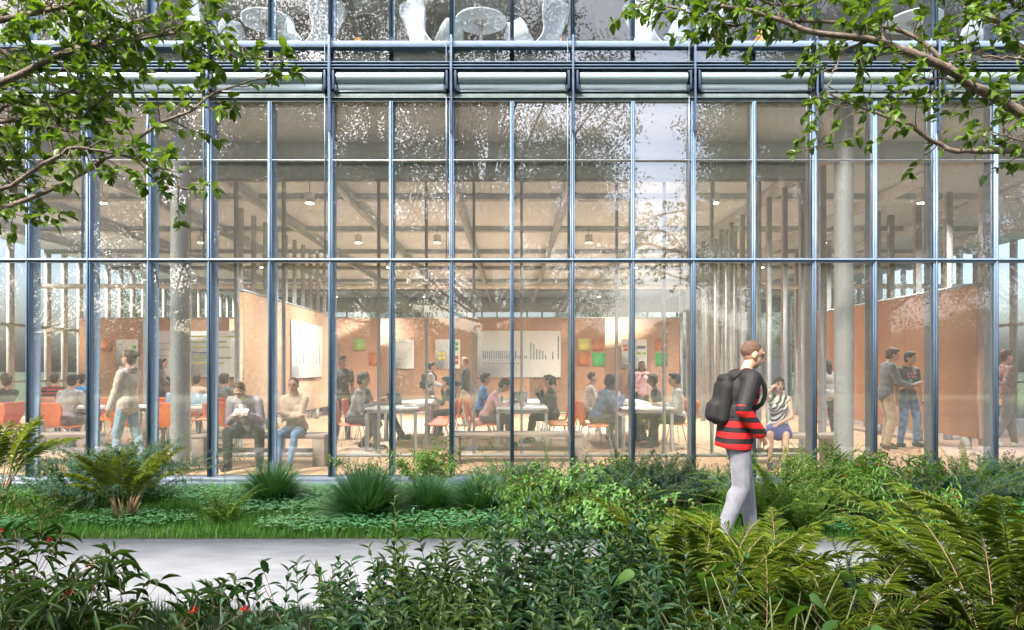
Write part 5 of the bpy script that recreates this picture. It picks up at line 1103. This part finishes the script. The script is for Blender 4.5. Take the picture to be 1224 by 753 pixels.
overhang('tree at the left whose dark green leafy branches hang into the upper left corner', TL_, [
    ([(-330, 260, 5.0), (-60, 130, 4.8), (5, 98, 4.6), (80, 63, 4.6), (115, 54, 4.5), (165, 47, 4.5), (225, 40, 4.5), (285, 70, 4.4)], .030, 26),
    ([(-330, 110, 5.0), (-60, 40, 4.7), (45, 14, 4.5), (80, 8, 4.5), (130, -30, 4.4)], .028, 30), ([(-320, 240, 5.0), (-60, 160, 5.2), (0, 147, 5.0), (40, 145, 4.9), (85, 158, 4.8), (110, 130, 4.8), (135, 108, 4.7)], .024, 24),
    ([(-330, 330, 5.0), (-60, 262, 4.8), (0, 250, 4.7), (60, 228, 4.7), (95, 208, 4.6), (140, 185, 4.6), (190, 150, 4.5), (232, 130, 4.5), (262, 110, 4.5), (322, 92, 4.4)], .022, 14),
    ([(-330, 300, 5.0), (-40, 240, 4.4), (40, 205, 4.4), (80, 180, 4.4), (110, 180, 4.4), (160, 190, 4.5), (205, 205, 4.5), (212, 225, 4.5)], .017, 15), ([(-340, 360, 5), (-50, 215, 5.2), (-10, 190, 5.2), (15, 215, 5.2), (25, 250, 5.2)], .02, 26),
    ([(-330, 30, 5.0), (-80, 60, 5.1), (0, 60, 5), (60, 100, 5), (110, 120, 5), (130, 150, 4.9)], .02, 24), ([(-330, 330, 5.0), (-60, 200, 4.9), (0, 130, 4.9), (60, 120, 4.9), (100, 100, 4.9)], .02, 24), ([(-300, -60, 5.0), (0, -30, 5.2), (60, 20, 5.2), (110, 40, 5.1)], .02, 26),
    ([(115, 54, 4.5), (150, 30, 4.5), (200, 15, 4.5), (240, 20, 4.45)], .008, 24), ([(165, 47, 4.5), (240, 28, 4.5), (275, 50, 4.45), (330, 78, 4.4)], .007, 20)], 'tree', 5, .084, .62)
TR_ = [(5.25, 5.4, GZ), (5.2, 5.4, 1.2), (5.05, 5.35, 2.4), (4.95, 5.3, 3.4), (4.9, 5.2, 4.8)]
overhang('tree at the right whose light green branches reach in under the upper windows', TR_, [
    ([(1400, 260, 5.3), (1290, 185, 5.0), (1224, 138, 4.9), (1180, 112, 4.9), (1145, 90, 4.8), (1085, 62, 4.7), (1045, 47, 4.7), (972, 38, 4.6), (910, 18, 4.6), (862, 8, 4.5)], .048, 19),
    ([(1400, 240, 5.3), (1300, 178, 5.1), (1224, 180, 5.0), (1160, 183, 4.9), (1120, 172, 4.9), (1088, 150, 4.8), (1050, 138, 4.8), (985, 111, 4.8)], .030, 11),
    ([(1145, 90, 4.8), (1090, 42, 4.9), (1020, 29, 4.9), (918, 26, 4.8), (870, 30, 4.8), (800, 8, 4.7), (765, 3, 4.7)], .018, 24), ([(1400, 60, 5.2), (1250, 20, 5.0), (1195, -5, 5.0), (1150, -30, 5)], .03, 24), ([(1350, 100, 5.2), (1224, 60, 5.1), (1190, 25, 5.0), (1150, 10, 5.0)], .02, 18),
    ([(1045, 47, 4.7), (1010, 60, 4.7), (1000, 78, 4.7), (990, 105, 4.7)], .01, 16), ([(1180, 112, 4.9), (1130, 95, 4.8), (1080, 100, 4.8), (1055, 120, 4.8)], .012, 22), ([(1330, 40, 5.2), (1224, -20, 5.0), (1100, -25, 4.9), (1000, -10, 4.8), (940, 8, 4.7), (880, -5, 4.7), (850, 25, 4.7)], .02, 26),
    ([(985, 111, 4.8), (978, 130, 4.8), (985, 160, 4.8), (975, 180, 4.8)], .005, 18), ([(1290, 70, 5.0), (1200, 70, 4.9), (1150, 62, 4.9)], .015, 20), ([(1300, 200, 5), (1210, 165, 4.9), (1150, 165, 4.9)], .01, 8)], 'tree', 9, .080, .9)

# ---- trees behind the viewer, mirrored in the glass, and greenery beyond the building
def big_tree(seed, H=17, cr=(5.9, 4.2, 7.4), nclump=250, per=270, leaf=.12):
    rs = np.random.RandomState(seed); tb, fb = MB(), MB(); cz = H-cr[2]*.98
    tp = interp([(0, 0, 0), (.1, .05, H*.2), (-.15, .1, H*.42), (.2, 0, H*.62), (.1, .1, H*.85)], 18); tb.tube(tp, np.linspace(.34, .07, 18), 12)
    cc = []
    for i in range(nclump):
        v = rs.normal(0, 1, 3); v /= np.linalg.norm(v); r = rs.uniform(.25, 1)**.55; cc.append(np.array([v[0]*cr[0], v[1]*cr[1], v[2]*cr[2]])*r+np.array([0, 0, cz]))
    cc = np.array(cc); cc = cc[cc[:, 2] > 2.0]
    for j in range(0, len(cc), 7):
        c = cc[j]; i = int(np.clip(c[2]/H*17*.8-1+rs.uniform(-1, 1), 4, 16)); mid = (tp[i]+c)/2+np.array([0, 0, -.3]); tb.tube(interp([tp[i], mid, c], 8), np.linspace(.07, .015, 8), 6)
    n = len(cc)*per; P = np.repeat(cc, per, 0)+rs.normal(0, 1, (n, 3))*np.array([.50, .45, .34])*rs.uniform(.6, 1.35, (n//per, 1)).repeat(per, 0); D = rs.normal(0, 1, (n, 3))+np.array([0, 0, -.4]); leaves(fb, SIMPLE, P, D, rs.normal(0, 1, (n, 3)), leaf*rs.uniform(.6, 1.2, n), leaf*.6)
    return tb, fb
def tree_thing(tbfb, label, x, y, rz=0, group='tall trees mirrored in the glass'):
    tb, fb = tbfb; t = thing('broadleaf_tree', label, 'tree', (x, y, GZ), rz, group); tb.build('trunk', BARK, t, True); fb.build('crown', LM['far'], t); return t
bt1 = tree_thing(big_tree(21), 'tall tree behind the viewer, mirrored in the middle of the glass', -1.0, -8.2)
bt2 = tree_thing(big_tree(33, 16, (5.6, 4, 7.0), 230, 270, .12), 'tall tree behind the viewer, mirrored in the right middle of the glass', 11.6, -8.6)
for src, x, y, rz, sc, lb in ((bt1, -21.5, -8.0, 2, 1.0, 'tall tree behind the viewer mirrored toward the left edge of the glass'), (bt2, -11.4, -8.4, 1, 1.0, 'tall tree behind the viewer mirrored in the left half of the glass'), (bt2, 22.5, -7.6, 3, 1.05, 'tall tree behind the viewer mirrored toward the right edge of the glass'), (bt2, -11, -17, 1, 1.0, 'second row tree mirrored between the two left ones'), (bt1, 1.5, -18, 4, .86, 'second row tree mirrored low behind the middle tree'),
                              (bt1, 14, -18, 5, 1.1, 'second row tree mirrored between the two right ones'), (bt2, -24, -16, 2, 1.1, 'second row tree mirrored at the far left'), (bt1, 27, -17, 1, 1.1, 'second row tree mirrored at the far right'), (bt2, -6.2, -14.5, 3.3, 1.25, 'tallest tree mirrored left of the middle'), (bt1, -16.5, -14, 5.3, 1.2, 'tallest tree mirrored at the left'), (bt1, 17.5, -14, 2.3, 1.2, 'tallest tree mirrored at the right'),
                              (bt1, -6, 44, 1, .8, 'tree beyond the far windows, left of the middle'), (bt2, 6, 46, 2, .8, 'tree beyond the far windows, right of the middle'), (bt1, -19, 40, 3, .8, 'tree beyond the far windows at the left'), (bt2, 19, 42, 3, .8, 'tree beyond the far windows at the right'),
                              (bt2, 23, 21, 5, .62, 'tree outside the right side glazing')):
    dup(src, lb, (x, y, GZ), rz, sc, group='tall trees mirrored in the glass' if y < 0 else 'trees seen through the building')
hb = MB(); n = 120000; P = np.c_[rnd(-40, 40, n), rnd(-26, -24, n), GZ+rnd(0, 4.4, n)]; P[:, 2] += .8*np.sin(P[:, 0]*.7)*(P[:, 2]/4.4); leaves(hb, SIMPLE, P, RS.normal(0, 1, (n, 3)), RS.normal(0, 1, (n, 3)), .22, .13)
tag(hb.build('hedge', LM['far']), 'long dark hedge added behind the trees to cover the mirrored horizon', 'hedge')  # unseen, added to keep bright sky out of the low reflection
